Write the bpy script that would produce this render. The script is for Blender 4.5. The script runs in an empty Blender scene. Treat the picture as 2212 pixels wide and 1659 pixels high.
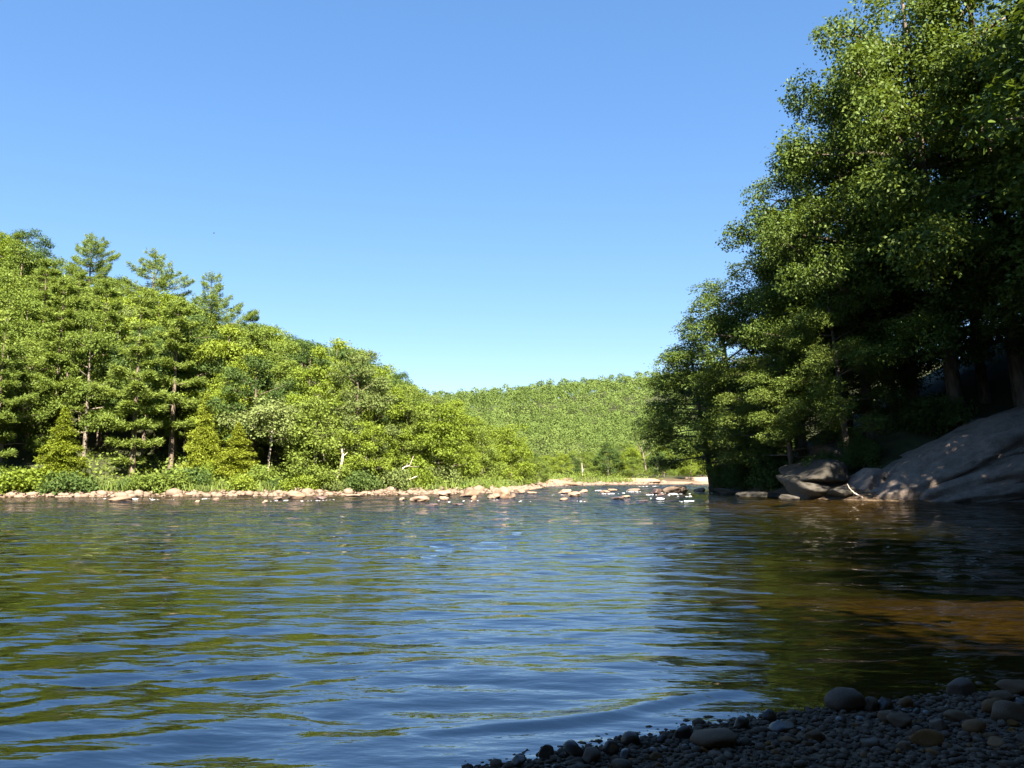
import bpy, math
import numpy as np
from mathutils import Vector

# ------------------------------------------------------------------ scene, camera, sky, sun, exposure
sc = bpy.context.scene
COL = sc.collection
F, CX, CY, HOR = 1722.0, 1106.0, 829.5, 1024.0          # focal length and centre of the picture, in pixels of a 2212 px wide view
PITCH = math.atan((HOR - CY) / F)
CAMZ = 1.5
cam_d = bpy.data.cameras.new('camera'); cam = bpy.data.objects.new('camera', cam_d); COL.objects.link(cam)
cam.location = (0, 0, CAMZ); cam.rotation_euler = (math.radians(90) + PITCH, 0, 0)
cam_d.sensor_width = 36.0; cam_d.lens = 36.0 * F / 2212.0
cam_d.clip_start = 0.05; cam_d.clip_end = 6000
sc.camera = cam

SUN_EL, SUN_AZ = math.radians(41), math.radians(167)    # azimuth clockwise from +Y: behind the camera, a touch to its right
SUN = Vector((math.sin(SUN_AZ) * math.cos(SUN_EL), math.cos(SUN_AZ) * math.cos(SUN_EL), math.sin(SUN_EL)))
world = bpy.data.worlds.new('World'); sc.world = world; world.use_nodes = True
wn, wl = world.node_tree.nodes, world.node_tree.links
wn.clear()
sky = wn.new('ShaderNodeTexSky'); sky.sky_type = 'NISHITA'; sky.sun_disc = False
sky.sun_elevation = SUN_EL; sky.sun_rotation = SUN_AZ
sky.air_density = 1.0; sky.dust_density = 0.0; sky.ozone_density = 3.0; sky.altitude = 1200
hs = wn.new('ShaderNodeHueSaturation'); hs.inputs['Saturation'].default_value = 1.62; hs.inputs['Hue'].default_value = 0.509
bg = wn.new('ShaderNodeBackground'); bg.inputs['Strength'].default_value = 0.092
wo = wn.new('ShaderNodeOutputWorld')
gmm = wn.new('ShaderNodeGamma'); gmm.inputs['Gamma'].default_value = 0.54
wl.new(sky.outputs[0], gmm.inputs['Color']); wl.new(gmm.outputs[0], hs.inputs['Color']); wl.new(hs.outputs[0], bg.inputs['Color']); wl.new(bg.outputs[0], wo.inputs['Surface'])
sun_d = bpy.data.lights.new('sun', 'SUN'); sun_d.energy = 5.0; sun_d.angle = math.radians(0.53); sun_d.color = (1.0, 0.93, 0.80)
sun_o = bpy.data.objects.new('sun', sun_d); COL.objects.link(sun_o)
sun_o.rotation_euler = SUN.to_track_quat('Z', 'Y').to_euler(); sun_o.location = (0, -30, 60)
vs = sc.view_settings
vs.view_transform = 'Standard'; vs.look = 'None'; vs.gamma = 1.0; vs.exposure = 2.4; vs.use_curve_mapping = False
sc.render.engine = 'CYCLES'
cy = sc.cycles
cy.max_bounces = 8; cy.diffuse_bounces = 1; cy.glossy_bounces = 3; cy.transmission_bounces = 4; cy.transparent_max_bounces = 8
cy.use_denoising = True; cy.denoiser = 'OPENIMAGEDENOISE'; cy.denoising_input_passes = 'RGB_ALBEDO_NORMAL'; cy.sample_clamp_indirect = 4.0; cy.caustics_reflective = False; cy.caustics_refractive = False
cy.use_adaptive_sampling = True; cy.adaptive_threshold = 0.01

# ------------------------------------------------------------------ helpers
def ray(u, v):
    c0, c1 = (u - CX) / F, (CY - v) / F
    cp, sp = math.cos(PITCH), math.sin(PITCH)
    return np.array((c0, cp - c1 * sp, sp + c1 * cp))
def at_y(u, v, y):
    d = ray(u, v); t = y / d[1]
    return np.array((d[0] * t, y, CAMZ + d[2] * t))
def at_z(u, v, z=0.0):
    d = ray(u, v); t = (z - CAMZ) / d[2]
    return np.array((d[0] * t, d[1] * t, z))
def project(x, y, z):
    cp, sp = math.cos(PITCH), math.sin(PITCH)
    dz = z - CAMZ
    w = y * cp + dz * sp; q = -y * sp + dz * cp
    return CX + F * x / w, CY - F * q / w

def link(o, parent=None):
    COL.objects.link(o)
    if parent is not None: o.parent = parent
    return o
def tag(o, label=None, cat=None, group=None, kind=None):
    if label: o['label'] = label
    if cat: o['category'] = cat
    if group: o['group'] = group
    if kind: o['kind'] = kind
    return o
def mesh_np(name, V, Q=None, T=None, mat=None, attrs=None, smooth=False):
    """mesh from arrays: V (n,3), Q (m,4) quads and/or T (k,3) triangles; attrs {name: per face array}"""
    me = bpy.data.meshes.new(name)
    V = np.asarray(V, np.float32)
    Q = np.zeros((0, 4), np.int32) if Q is None else np.asarray(Q, np.int32)
    T = np.zeros((0, 3), np.int32) if T is None else np.asarray(T, np.int32)
    me.vertices.add(len(V)); me.vertices.foreach_set('co', V.ravel())
    nl = Q.size + T.size
    me.loops.add(nl); me.loops.foreach_set('vertex_index', np.concatenate((Q.ravel(), T.ravel())).astype(np.int32))
    me.polygons.add(len(Q) + len(T))
    ls = np.concatenate((np.arange(len(Q)) * 4, Q.size + np.arange(len(T)) * 3)).astype(np.int32)
    me.polygons.foreach_set('loop_start', ls)
    if smooth: me.polygons.foreach_set('use_smooth', np.ones(len(ls), bool))
    me.update(calc_edges=True)
    for k, a in (attrs or {}).items():
        at = me.attributes.new(k, 'FLOAT', 'FACE' if len(a) == len(ls) else 'POINT')
        at.data.foreach_set('value', np.asarray(a, np.float32))
    if mat: me.materials.append(mat)
    return me
def empty(name, loc, rz=0.0, s=1.0):
    o = bpy.data.objects.new(name, None); o.location = loc; o.rotation_euler = (0, 0, rz)
    o.scale = (s, s, s) if np.isscalar(s) else s
    o.empty_display_size = 0.3
    return link(o)
def obj(name, me, parent=None, loc=None, rot=None, scale=None, mat=None):
    o = bpy.data.objects.new(name, me); link(o, parent)
    if loc is not None: o.location = loc
    if rot is not None: o.rotation_euler = rot
    if scale is not None: o.scale = scale
    if mat is not None:
        o.material_slots[0].link = 'OBJECT'; o.material_slots[0].material = mat
    return o

def unit(a): return a / np.maximum(np.linalg.norm(a, axis=-1, keepdims=True), 1e-9)
class Wobble:
    """smooth noise in space: a sum of sines in random directions, about -1..1"""
    def __init__(s, seed, n=12, f0=1.0, f1=3.0):
        r = np.random.default_rng(seed)
        s.k = unit(r.normal(size=(n, 3))) * np.exp(r.uniform(math.log(f0), math.log(f1), (n, 1))) * 2 * math.pi
        s.p = r.uniform(0, 6.28, n); s.a = 1 / np.linalg.norm(s.k, axis=1); s.a /= np.sqrt((s.a ** 2).sum() / 2)
    def __call__(s, P):
        return (np.sin(P @ s.k.T + s.p) * s.a).sum(1) * 0.6

def tube(path, rad, sides=6):
    path = np.asarray(path, float); rad = np.asarray(rad, float); n = len(path)
    d = unit(np.gradient(path, axis=0))
    up = np.where(np.abs(d[:, 2:3]) > 0.9, np.array([[1.0, 0, 0]]), np.array([[0, 0, 1.0]]))
    a = unit(np.cross(d, up)); b = np.cross(d, a)
    th = np.linspace(0, 2 * math.pi, sides, endpoint=False)
    V = path[:, None] + rad[:, None, None] * (np.cos(th)[None, :, None] * a[:, None] + np.sin(th)[None, :, None] * b[:, None])
    i = np.arange(n - 1)[:, None] * sides; j = np.arange(sides)[None]; k = (np.arange(sides)[None] + 1) % sides
    Q = np.stack((i + j, i + k, i + sides + k, i + sides + j), -1).reshape(-1, 4)
    return V.reshape(-1, 3), Q
class Wood:
    def __init__(s): s.V, s.Q, s.n = [], [], 0
    def add(s, path, rad, sides=6):
        V, Q = tube(path, rad, sides); s.V.append(V); s.Q.append(Q + s.n); s.n += len(V)
    def mesh(s, name, mat): return mesh_np(name, np.concatenate(s.V), np.concatenate(s.Q), mat=mat, smooth=True)

def cards(P, N, A, L, W):
    """kite-shaped leaves: base P, face normal N, pointing along A, length L, width W"""
    A = unit(A - N * (A * N).sum(1, keepdims=True)); B = np.cross(N, A)
    L = L[:, None]; W = W[:, None]
    V = np.stack((P, P + A * L * 0.45 + B * W * 0.5 - N * L * 0.06, P + A * L, P + A * L * 0.45 - B * W * 0.5 - N * L * 0.06), 1).reshape(-1, 3)
    Q = np.arange(len(P) * 4).reshape(-1, 4)
    return V, Q

# ------------------------------------------------------------------ materials
def new_mat(name):
    m = bpy.data.materials.new(name); m.use_nodes = True
    n, l = m.node_tree.nodes, m.node_tree.links
    n.clear(); out = n.new('ShaderNodeOutputMaterial')
    return m, n, l, out
def ramp(n, stops):
    r = n.new('ShaderNodeValToRGB'); e = r.color_ramp.elements
    while len(e) < len(stops): e.new(0.5)
    for k, (p, c) in enumerate(stops): e[k].position = p; e[k].color = (*c, 1)
    return r
def leaf_mat(name, c0, c1, c2, trans=0.30, rough=0.6, spec=0.15):
    m, n, l, out = new_mat(name)
    at = n.new('ShaderNodeAttribute'); at.attribute_name = 'var'
    oi = n.new('ShaderNodeObjectInfo')
    mm = n.new('ShaderNodeMath'); mm.operation = 'MULTIPLY_ADD'; mm.inputs[1].default_value = 0.45; l.new(oi.outputs['Random'], mm.inputs[0])
    m2 = n.new('ShaderNodeMath'); m2.operation = 'MULTIPLY'; m2.inputs[1].default_value = 0.62; l.new(at.outputs['Fac'], m2.inputs[0]); l.new(m2.outputs[0], mm.inputs[2])
    r = ramp(n, [(0.0, c0), (0.5, c1), (1.0, c2)]); l.new(mm.outputs[0], r.inputs[0])
    p = n.new('ShaderNodeBsdfPrincipled'); p.inputs['Roughness'].default_value = rough; p.inputs['Specular IOR Level'].default_value = spec
    l.new(r.outputs[0], p.inputs['Base Color'])
    t = n.new('ShaderNodeBsdfTranslucent')
    hv = n.new('ShaderNodeHueSaturation'); hv.inputs['Hue'].default_value = 0.485; hv.inputs['Saturation'].default_value = 1.1; hv.inputs['Value'].default_value = 1.5
    l.new(r.outputs[0], hv.inputs['Color']); l.new(hv.outputs[0], t.inputs['Color'])
    mx = n.new('ShaderNodeMixShader'); mx.inputs[0].default_value = trans
    l.new(p.outputs[0], mx.inputs[1]); l.new(t.outputs[0], mx.inputs[2]); l.new(mx.outputs[0], out.inputs['Surface'])
    return m
M = {}
M['mid'] = leaf_mat('leaf_mid_green', (0.066, 0.095, 0.016), (0.120, 0.165, 0.027), (0.175, 0.220, 0.040))
M['bright'] = leaf_mat('leaf_bright_green', (0.090, 0.130, 0.014), (0.150, 0.200, 0.022), (0.210, 0.255, 0.034))
M['dark'] = leaf_mat('leaf_dark_green', (0.032, 0.060, 0.014), (0.062, 0.100, 0.024), (0.098, 0.140, 0.034))
M['pale'] = leaf_mat('leaf_pale_green', (0.080, 0.110, 0.030), (0.130, 0.165, 0.046), (0.180, 0.215, 0.068))
M['near'] = leaf_mat('leaf_broad_glossy', (0.040, 0.066, 0.011), (0.078, 0.115, 0.018), (0.135, 0.175, 0.034), rough=0.55, spec=0.2)
M['pine'] = leaf_mat('pine_needles', (0.110, 0.155, 0.030), (0.160, 0.215, 0.042), (0.205, 0.255, 0.058), trans=0.32)
M['hemlock'] = leaf_mat('hemlock_needles', (0.110, 0.145, 0.012), (0.165, 0.200, 0.018), (0.215, 0.245, 0.030), trans=0.2)
M['far'] = leaf_mat('far_forest_leaves', (0.050, 0.078, 0.020), (0.085, 0.122, 0.029), (0.125, 0.165, 0.042), trans=0.15, spec=0.05)
M['grass'] = leaf_mat('grass_blades', (0.080, 0.130, 0.022), (0.130, 0.185, 0.035), (0.190, 0.230, 0.060))

def bark_mat(name, c0, c1, sc_=6.0):
    m, n, l, out = new_mat(name)
    tc = n.new('ShaderNodeTexCoord'); mp = n.new('ShaderNodeMapping'); mp.inputs['Scale'].default_value = (1, 1, 0.25)
    nz = n.new('ShaderNodeTexNoise'); nz.inputs['Scale'].default_value = sc_; nz.inputs['Detail'].default_value = 6
    l.new(tc.outputs['Object'], mp.inputs[0]); l.new(mp.outputs[0], nz.inputs['Vector'])
    r = ramp(n, [(0.3, c0), (0.7, c1)]); l.new(nz.outputs[0], r.inputs[0])
    p = n.new('ShaderNodeBsdfPrincipled'); p.inputs['Roughness'].default_value = 0.85; p.inputs['Specular IOR Level'].default_value = 0.2
    b = n.new('ShaderNodeBump'); b.inputs['Strength'].default_value = 0.5; b.inputs['Distance'].default_value = 0.05
    l.new(nz.outputs[0], b.inputs['Height']); l.new(b.outputs[0], p.inputs['Normal'])
    l.new(r.outputs[0], p.inputs['Base Color']); l.new(p.outputs[0], out.inputs['Surface'])
    return m
M['bark'] = bark_mat('bark_brown', (0.06, 0.045, 0.03), (0.20, 0.15, 0.11))
M['bark_grey'] = bark_mat('bark_grey', (0.075, 0.06, 0.045), (0.21, 0.17, 0.13))
M['bark_pale'] = bark_mat('bark_bleached', (0.34, 0.26, 0.19), (0.60, 0.50, 0.40))

def rock_mat(name, c0, c1, c2, scale=2.5, bump=0.35, dist=0.05, wet=False, vary=0.35):
    m, n, l, out = new_mat(name)
    tc = n.new('ShaderNodeTexCoord')
    oi = n.new('ShaderNodeObjectInfo')
    ad = n.new('ShaderNodeVectorMath'); ad.operation = 'ADD'; cm = n.new('ShaderNodeCombineXYZ')
    mu = n.new('ShaderNodeMath'); mu.operation = 'MULTIPLY'; mu.inputs[1].default_value = 37.0; l.new(oi.outputs['Random'], mu.inputs[0])
    for k in range(3): l.new(mu.outputs[0], cm.inputs[k])
    l.new(tc.outputs['Object'], ad.inputs[0]); l.new(cm.outputs[0], ad.inputs[1])
    n1 = n.new('ShaderNodeTexNoise'); n1.inputs['Scale'].default_value = scale; n1.inputs['Detail'].default_value = 8; n1.inputs['Roughness'].default_value = 0.65
    n2 = n.new('ShaderNodeTexNoise'); n2.inputs['Scale'].default_value = scale * 9; n2.inputs['Detail'].default_value = 5; n2.inputs['Roughness'].default_value = 0.7
    l.new(ad.outputs[0], n1.inputs['Vector']); l.new(ad.outputs[0], n2.inputs['Vector'])
    s1 = n.new('ShaderNodeMath'); s1.operation = 'MULTIPLY_ADD'; s1.inputs[1].default_value = 0.4; l.new(n2.outputs[0], s1.inputs[0]); 
    s2 = n.new('ShaderNodeMath'); s2.operation = 'MULTIPLY'; s2.inputs[1].default_value = 0.6; l.new(n1.outputs[0], s2.inputs[0]); l.new(s2.outputs[0], s1.inputs[2])
    r = ramp(n, [(0.33, c0), (0.5, c1), (0.66, c2)]); l.new(s1.outputs[0], r.inputs[0])
    hv = n.new('ShaderNodeHueSaturation')
    mr = n.new('ShaderNodeMapRange'); mr.inputs['To Min'].default_value = 1 - vary; mr.inputs['To Max'].default_value = 1 + vary * 0.6
    l.new(oi.outputs['Random'], mr.inputs['Value']); l.new(mr.outputs[0], hv.inputs['Value'])
    fm = n.new('ShaderNodeMath'); fm.operation = 'MULTIPLY'; fm.inputs[1].default_value = 7.31; l.new(oi.outputs['Random'], fm.inputs[0])
    ff = n.new('ShaderNodeMath'); ff.operation = 'FRACT'; l.new(fm.outputs[0], ff.inputs[0])
    ms = n.new('ShaderNodeMapRange'); sv_ = vary * (1.0 if 'pebble' in name else 0.25); ms.inputs['To Min'].default_value = 1 - sv_; ms.inputs['To Max'].default_value = 1 + sv_; l.new(ff.outputs[0], ms.inputs['Value']); l.new(ms.outputs[0], hv.inputs['Saturation'])   # some stones greyer, some browner
    l.new(r.outputs[0], hv.inputs['Color'])
    p = n.new('ShaderNodeBsdfPrincipled'); p.inputs['Roughness'].default_value = 0.35 if wet else 0.8
    p.inputs['Specular IOR Level'].default_value = 0.5 if wet else 0.25
    b = n.new('ShaderNodeBump'); b.inputs['Strength'].default_value = bump; b.inputs['Distance'].default_value = dist
    l.new(s1.outputs[0], b.inputs['Height']); l.new(b.outputs[0], p.inputs['Normal'])
    l.new(hv.outputs[0], p.inputs['Base Color']); l.new(p.outputs[0], out.inputs['Surface'])
    return m
M['rock'] = rock_mat('rock_tan', (0.12, 0.080, 0.055), (0.23, 0.155, 0.105), (0.33, 0.235, 0.165), 1.5)
M['rock_dk'] = rock_mat('rock_brown_wet', (0.05, 0.034, 0.028), (0.09, 0.058, 0.047), (0.13, 0.085, 0.066), 1.5, wet=True)
M['bedrock'] = rock_mat('bedrock_grey_tan', (0.13, 0.10, 0.082), (0.25, 0.195, 0.155), (0.36, 0.285, 0.235), 1.6, bump=1.0, dist=0.30, vary=0.1)
M['rock_shade'] = rock_mat('rock_dark_shade_tone', (0.024, 0.022, 0.016), (0.050, 0.043, 0.033), (0.095, 0.080, 0.064), 1.3, bump=0.6, dist=0.1, vary=0.1)  # shade of the bank put into the rock colour, sun still reaches these rocks
M['pebble'] = rock_mat('pebble_grey_brown', (0.070, 0.039, 0.020), (0.122, 0.070, 0.036), (0.205, 0.128, 0.074), 14.0, bump=0.25, dist=0.006, vary=0.45)
M['pebble_wet'] = rock_mat('pebble_wet_dark', (0.022, 0.016, 0.014), (0.038, 0.028, 0.024), (0.064, 0.050, 0.042), 14.0, bump=0.2, dist=0.005, wet=True)

def ground_mat():
    m, n, l, out = new_mat('ground_earth_and_riverbed')
    tc = n.new('ShaderNodeTexCoord'); sp = n.new('ShaderNodeSeparateXYZ'); l.new(tc.outputs['Object'], sp.inputs[0])
    n1 = n.new('ShaderNodeTexNoise'); n1.inputs['Scale'].default_value = 0.9; n1.inputs['Detail'].default_value = 8
    v1 = n.new('ShaderNodeTexVoronoi'); v1.inputs['Scale'].default_value = 9.0
    l.new(tc.outputs['Object'], n1.inputs['Vector']); l.new(tc.outputs['Object'], v1.inputs['Vector'])
    earth = ramp(n, [(0.3, (0.030, 0.034, 0.014)), (0.7, (0.060, 0.064, 0.028))]); l.new(n1.outputs[0], earth.inputs[0])
    stony = ramp(n, [(0.0, (0.04, 0.028, 0.02)), (0.5, (0.09, 0.062, 0.038)), (1.0, (0.15, 0.10, 0.065))]); l.new(v1.outputs['Color'], stony.inputs[0])
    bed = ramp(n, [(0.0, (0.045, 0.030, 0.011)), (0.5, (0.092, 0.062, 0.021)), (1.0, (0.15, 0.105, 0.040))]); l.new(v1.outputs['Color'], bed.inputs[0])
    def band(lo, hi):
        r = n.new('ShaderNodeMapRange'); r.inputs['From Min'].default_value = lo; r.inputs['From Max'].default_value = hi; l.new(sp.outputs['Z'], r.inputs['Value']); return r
    mx0 = n.new('ShaderNodeMixRGB'); l.new(band(-1.1, -0.6).outputs[0], mx0.inputs[0]); mx0.inputs[1].default_value = (0.030, 0.034, 0.014, 1); l.new(bed.outputs[0], mx0.inputs[2])   # bed colour darkened with depth, standing in for light lost in deep water
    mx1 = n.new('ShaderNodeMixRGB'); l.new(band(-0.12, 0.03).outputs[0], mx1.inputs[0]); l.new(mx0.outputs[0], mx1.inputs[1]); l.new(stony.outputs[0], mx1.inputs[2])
    mx2 = n.new('ShaderNodeMixRGB'); l.new(band(0.6, 1.0).outputs[0], mx2.inputs[0]); l.new(mx1.outputs[0], mx2.inputs[1]); l.new(earth.outputs[0], mx2.inputs[2])
    p = n.new('ShaderNodeBsdfPrincipled'); p.inputs['Roughness'].default_value = 0.9; p.inputs['Specular IOR Level'].default_value = 0.15
    b = n.new('ShaderNodeBump'); b.inputs['Strength'].default_value = 0.6; b.inputs['Distance'].default_value = 0.04; l.new(v1.outputs['Distance'], b.inputs['Height'])
    l.new(b.outputs[0], p.inputs['Normal']); l.new(mx2.outputs[0], p.inputs['Base Color']); l.new(p.outputs[0], out.inputs['Surface'])
    return m
M['ground'] = ground_mat()

def water_mat():
    m, n, l, out = new_mat('river_water')
    tc = n.new('ShaderNodeTexCoord')
    def noise(sx, sy, det, rough=0.5):
        mp = n.new('ShaderNodeMapping'); mp.inputs['Scale'].default_value = (sx, sy, 1.0); mp.inputs['Rotation'].default_value = (0, 0, 0.06)
        nz = n.new('ShaderNodeTexNoise'); nz.inputs['Scale'].default_value = 1.0; nz.inputs['Detail'].default_value = det; nz.inputs['Roughness'].default_value = rough
        l.new(tc.outputs['Object'], mp.inputs[0]); l.new(mp.outputs[0], nz.inputs['Vector']); return nz
    b1 = n.new('ShaderNodeBump'); b1.inputs['Strength'].default_value = 1.0; b1.inputs['Distance'].default_value = 0.035
    l.new(noise(0.8, 2.4, 2).outputs[0], b1.inputs['Height'])
    sep = n.new('ShaderNodeSeparateXYZ'); l.new(tc.outputs['Object'], sep.inputs[0])
    mr = n.new('ShaderNodeMapRange'); mr.inputs['From Min'].default_value = 12; mr.inputs['From Max'].default_value = 50; mr.inputs['To Min'].default_value = 0.045; mr.inputs['To Max'].default_value = 0.50   # the current gets choppier towards the riffles
    l.new(sep.outputs['Y'], mr.inputs['Value']); l.new(mr.outputs[0], b1.inputs['Distance'])
    b2 = n.new('ShaderNodeBump'); b2.inputs['Strength'].default_value = 1.0; b2.inputs['Distance'].default_value = 0.007
    l.new(noise(4.0, 9.0, 2).outputs[0], b2.inputs['Height']); l.new(b1.outputs[0], b2.inputs['Normal'])
    b3 = n.new('ShaderNodeBump'); b3.inputs['Strength'].default_value = 1.0; b3.inputs['Distance'].default_value = 0.002
    l.new(noise(10.0, 24.0, 2).outputs[0], b3.inputs['Height']); l.new(b2.outputs[0], b3.inputs['Normal']); b2 = b3
    gl = n.new('ShaderNodeBsdfGlossy'); gl.inputs['Roughness'].default_value = 0.03; gl.inputs['Color'].default_value = (1, 1, 1, 1)
    tr = n.new('ShaderNodeBsdfTransparent'); tr.inputs['Color'].default_value = (0.50, 0.45, 0.27, 1)
    fr = n.new('ShaderNodeFresnel')
    gm = n.new('ShaderNodeNewGeometry'); io = n.new('ShaderNodeMapRange'); io.inputs['To Min'].default_value = 3.0; io.inputs['To Max'].default_value = 1 / 3.0   # same reflectance from below, so that sunlight reaches the bed
    l.new(gm.outputs['Backfacing'], io.inputs['Value']); l.new(io.outputs[0], fr.inputs['IOR'])
    l.new(b2.outputs[0], gl.inputs['Normal']); l.new(b2.outputs[0], fr.inputs['Normal'])
    mx = n.new('ShaderNodeMixShader'); l.new(fr.outputs[0], mx.inputs[0]); l.new(tr.outputs[0], mx.inputs[1]); l.new(gl.outputs[0], mx.inputs[2])
    l.new(mx.outputs[0], out.inputs['Surface'])
    return m
M['water'] = water_mat()
def foam_mat():
    m, n, l, out = new_mat('white_foam')
    p = n.new('ShaderNodeBsdfPrincipled'); p.inputs['Base Color'].default_value = (0.82, 0.85, 0.88, 1); p.inputs['Roughness'].default_value = 0.5
    l.new(p.outputs[0], out.inputs['Surface']); return m
M['foam'] = foam_mat()

# ------------------------------------------------------------------ terrain
BL = [(-150, -40), (-90, 15), (-60, 38), (-33.8, 52.7), (-16.5, 56), (-7.2, 59), (-0.2, 67), (2.2, 82), (4.3, 99), (12.6, 112), (24.6, 123), (60, 138), (160, 150)]
BR = [(160, 112), (80, 108), (40, 100), (25, 88), (18.6, 75), (17.6, 62), (17.8, 51), (20, 45.5), (28, 44.2), (32, 42), (29, 35), (24.5, 27), (19, 19), (14, 12.5)]
BN = [(10, 8.3), (3.9, 5.8), (1.97, 5.25), (1.1, 4.87), (0, 4.3), (-1.2, 3.7), (-4, 2.9), (-10, 1.5), (-40, -12), (-150, -110)]
def seg_dist(P, line):
    d = np.full(len(P), 1e9)
    for a, b in zip(line[:-1], line[1:]):
        a = np.array(a, float); b = np.array(b, float); ab = b - a
        t = np.clip(((P - a) @ ab) / (ab @ ab), 0, 1)
        d = np.minimum(d, np.hypot(*(P - a - t[:, None] * ab).T))
    return d
POLY = np.array(BL + BR + BN, float)
def inside(P):
    x, y = P.T; c = np.zeros(len(P), bool)
    for (x1, y1), (x2, y2) in zip(POLY, np.roll(POLY, -1, 0)):
        k = (y1 > y) != (y2 > y)
        c ^= k & (x < (x2 - x1) * (y - y1) / (y2 - y1 + 1e-12) + x1)
    return c
w_edge, w_hill = Wobble(3, 10, 0.12, 0.5), Wobble(4, 10, 0.008, 0.03)
def smooth(a, lo, hi):
    t = np.clip((a - lo) / (hi - lo), 0, 1); return t * t * (3 - 2 * t)
def ground_z(x, y):
    x = np.atleast_1d(np.asarray(x, float)); y = np.atleast_1d(np.asarray(y, float))
    P = np.stack((x, y), 1); P3 = np.stack((x, y, 0 * x), 1)
    dl, dr, dn = seg_dist(P, BL), seg_dist(P, BR), seg_dist(P, BN + [BR[-1]][:0])
    ins = inside(P)
    d = np.minimum(np.minimum(dl, dr), dn)
    near = dn < np.minimum(dl, dr)
    bed = -np.minimum(1.5, np.where(near, 0.10, 0.22) * d) + 0.05 * w_edge(P3) * np.minimum(1, d / 3)
    wl_, wr, wn_ = 1 / (dl + .3) ** 4, 1 / (dr + .3) ** 4, 1 / (dn + .3) ** 4
    ws = wl_ + wr + wn_
    s = np.clip((-x - 8) / 50, 0, 1.5)
    zl = 0.05 + 0.16 * np.minimum(dl, 6) + s * 0.34 * np.maximum(0, np.minimum(dl, 150) - 6)
    top = 60 + 0.095 * np.clip(x, -200, 350)
    far = smooth(y, 190, 700) * top + smooth(y, 700, 1200) * 10
    zr = 0.05 + 0.35 * np.minimum(dr, 2) + 0.62 * np.clip(dr - 2, 0, 42) + 0.15 * np.clip(dr - 44, 0, 100)
    zr = zr * (1 - smooth(y, 96, 130))
    zn = 0.02 + 0.085 * np.minimum(dn, 5) + 0.14 * np.clip(dn - 5, 0, 60)
    out = np.maximum((zl * wl_ + zr * wr + zn * wn_) / ws, far + w_hill(P3) * 3.0 * smooth(y, 200, 400)) + 0.05 * w_edge(P3) * np.minimum(1, d / 6)
    return np.where(ins, bed, out)
def gz(x, y): return float(ground_z(x, y)[0])

def axis(lo, fine0, fine1, hi, step, grow):
    a = list(np.arange(fine0, fine1, step)); st = step; v = a[-1]
    while v < hi: st *= grow; v += st; a.append(v)
    st = step; v = a[0]; pre = []
    while v > lo: st *= grow; v -= st; pre.append(v)
    return np.array(pre[::-1] + a)
def grid(xs, ys, zf):
    X, Y = np.meshgrid(xs, ys); n, m = len(ys), len(xs)
    Z = zf(X.ravel(), Y.ravel())
    V = np.stack((X.ravel(), Y.ravel(), Z), 1)
    i = np.arange(n - 1)[:, None] * m + np.arange(m - 1)[None]
    Q = np.stack((i, i + 1, i + m + 1, i + m), -1).reshape(-1, 4)
    return V, Q
xs = axis(-900, -3, 5, 900, 0.14, 1.05); ys = axis(-160, 3.2, 7, 2500, 0.12, 1.042)
V, Q = grid(xs, ys, ground_z)
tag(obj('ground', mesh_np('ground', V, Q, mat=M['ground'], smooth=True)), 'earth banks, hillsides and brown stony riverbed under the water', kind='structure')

# ------------------------------------------------------------------ river surface
rw = np.random.default_rng(11)
WAVES = []
for lam, slope, n, fan in ((2.6, 0.022, 5, 0.5), (1.5, 0.036, 7, 0.65), (0.85, 0.050, 10, 0.8), (0.5, 0.052, 12, 0.9), (0.3, 0.040, 12, 1.0)):
    for _ in range(n):
        L = lam * rw.uniform(0.75, 1.3); th = rw.normal(0, fan * 0.6) + 0.08; k = 2 * math.pi / L
        WAVES.append((k * math.sin(th), k * math.cos(th), slope / k / math.sqrt(n) * 1.4, rw.uniform(0, 6.28), L))
wpatch = Wobble(21, 8, 0.05, 0.16)
def water_z(x, y):
    z = np.zeros_like(x); r = np.hypot(x, y)
    P = np.stack((x, y, 0 * x), 1)
    calm = 0.75 + 0.35 * wpatch(P)
    for kx, ky, a, ph, L in WAVES:
        fade = 1 - smooth(r, L * 22, L * 48)
        z += a * fade * np.sin(kx * x + ky * y + ph)
    z *= calm
    dn = seg_dist(P[:, :2], BN); wet = inside(P[:, :2])
    near = np.exp(-(r / 14) ** 2)
    ph = dn + 0.10 * np.sin(x * 1.3 + 0.4) + 0.05 * np.sin(x * 3.7)
    ridge = np.exp(-((ph - 0.62) / np.where(ph < 0.62, 0.055, 0.20)) ** 2) * (0.026 + 0.008 * np.sin(x * 2.3) + 0.005 * np.sin(x * 6.1 + 1)) * smooth(x, -1.4, 0.1) * (1 - smooth(x, 1.6, 2.6))
    ridge2 = np.exp(-((ph - 1.75) / 0.22) ** 2) * 0.006
    z = z * np.where(wet, smooth(dn, 0.0, 1.2) * 0.85 + 0.15, 0.1)
    z += np.where(wet, (ridge + ridge2) * near, 0)
    choppy = np.exp(-((y - 92) / 26) ** 2)
    z += choppy * 0.05 * np.sin(y * 2.1 + 0.8 * np.sin(x * 0.7)) * np.sin(x * 0.9 + y * 0.3)
    return z
xs = axis(-150, -4, 6, 150, 0.06, 1.05); ys = axis(-110, 3.0, 8.0, 152, 0.03, 1.0105)
V, Q = grid(xs, ys, water_z)
wo_ = obj('river_water', mesh_np('river_water', V, Q, mat=M['water'], smooth=True))
tag(wo_, 'rippled river reflecting blue sky and the green banks', kind='structure')

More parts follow.
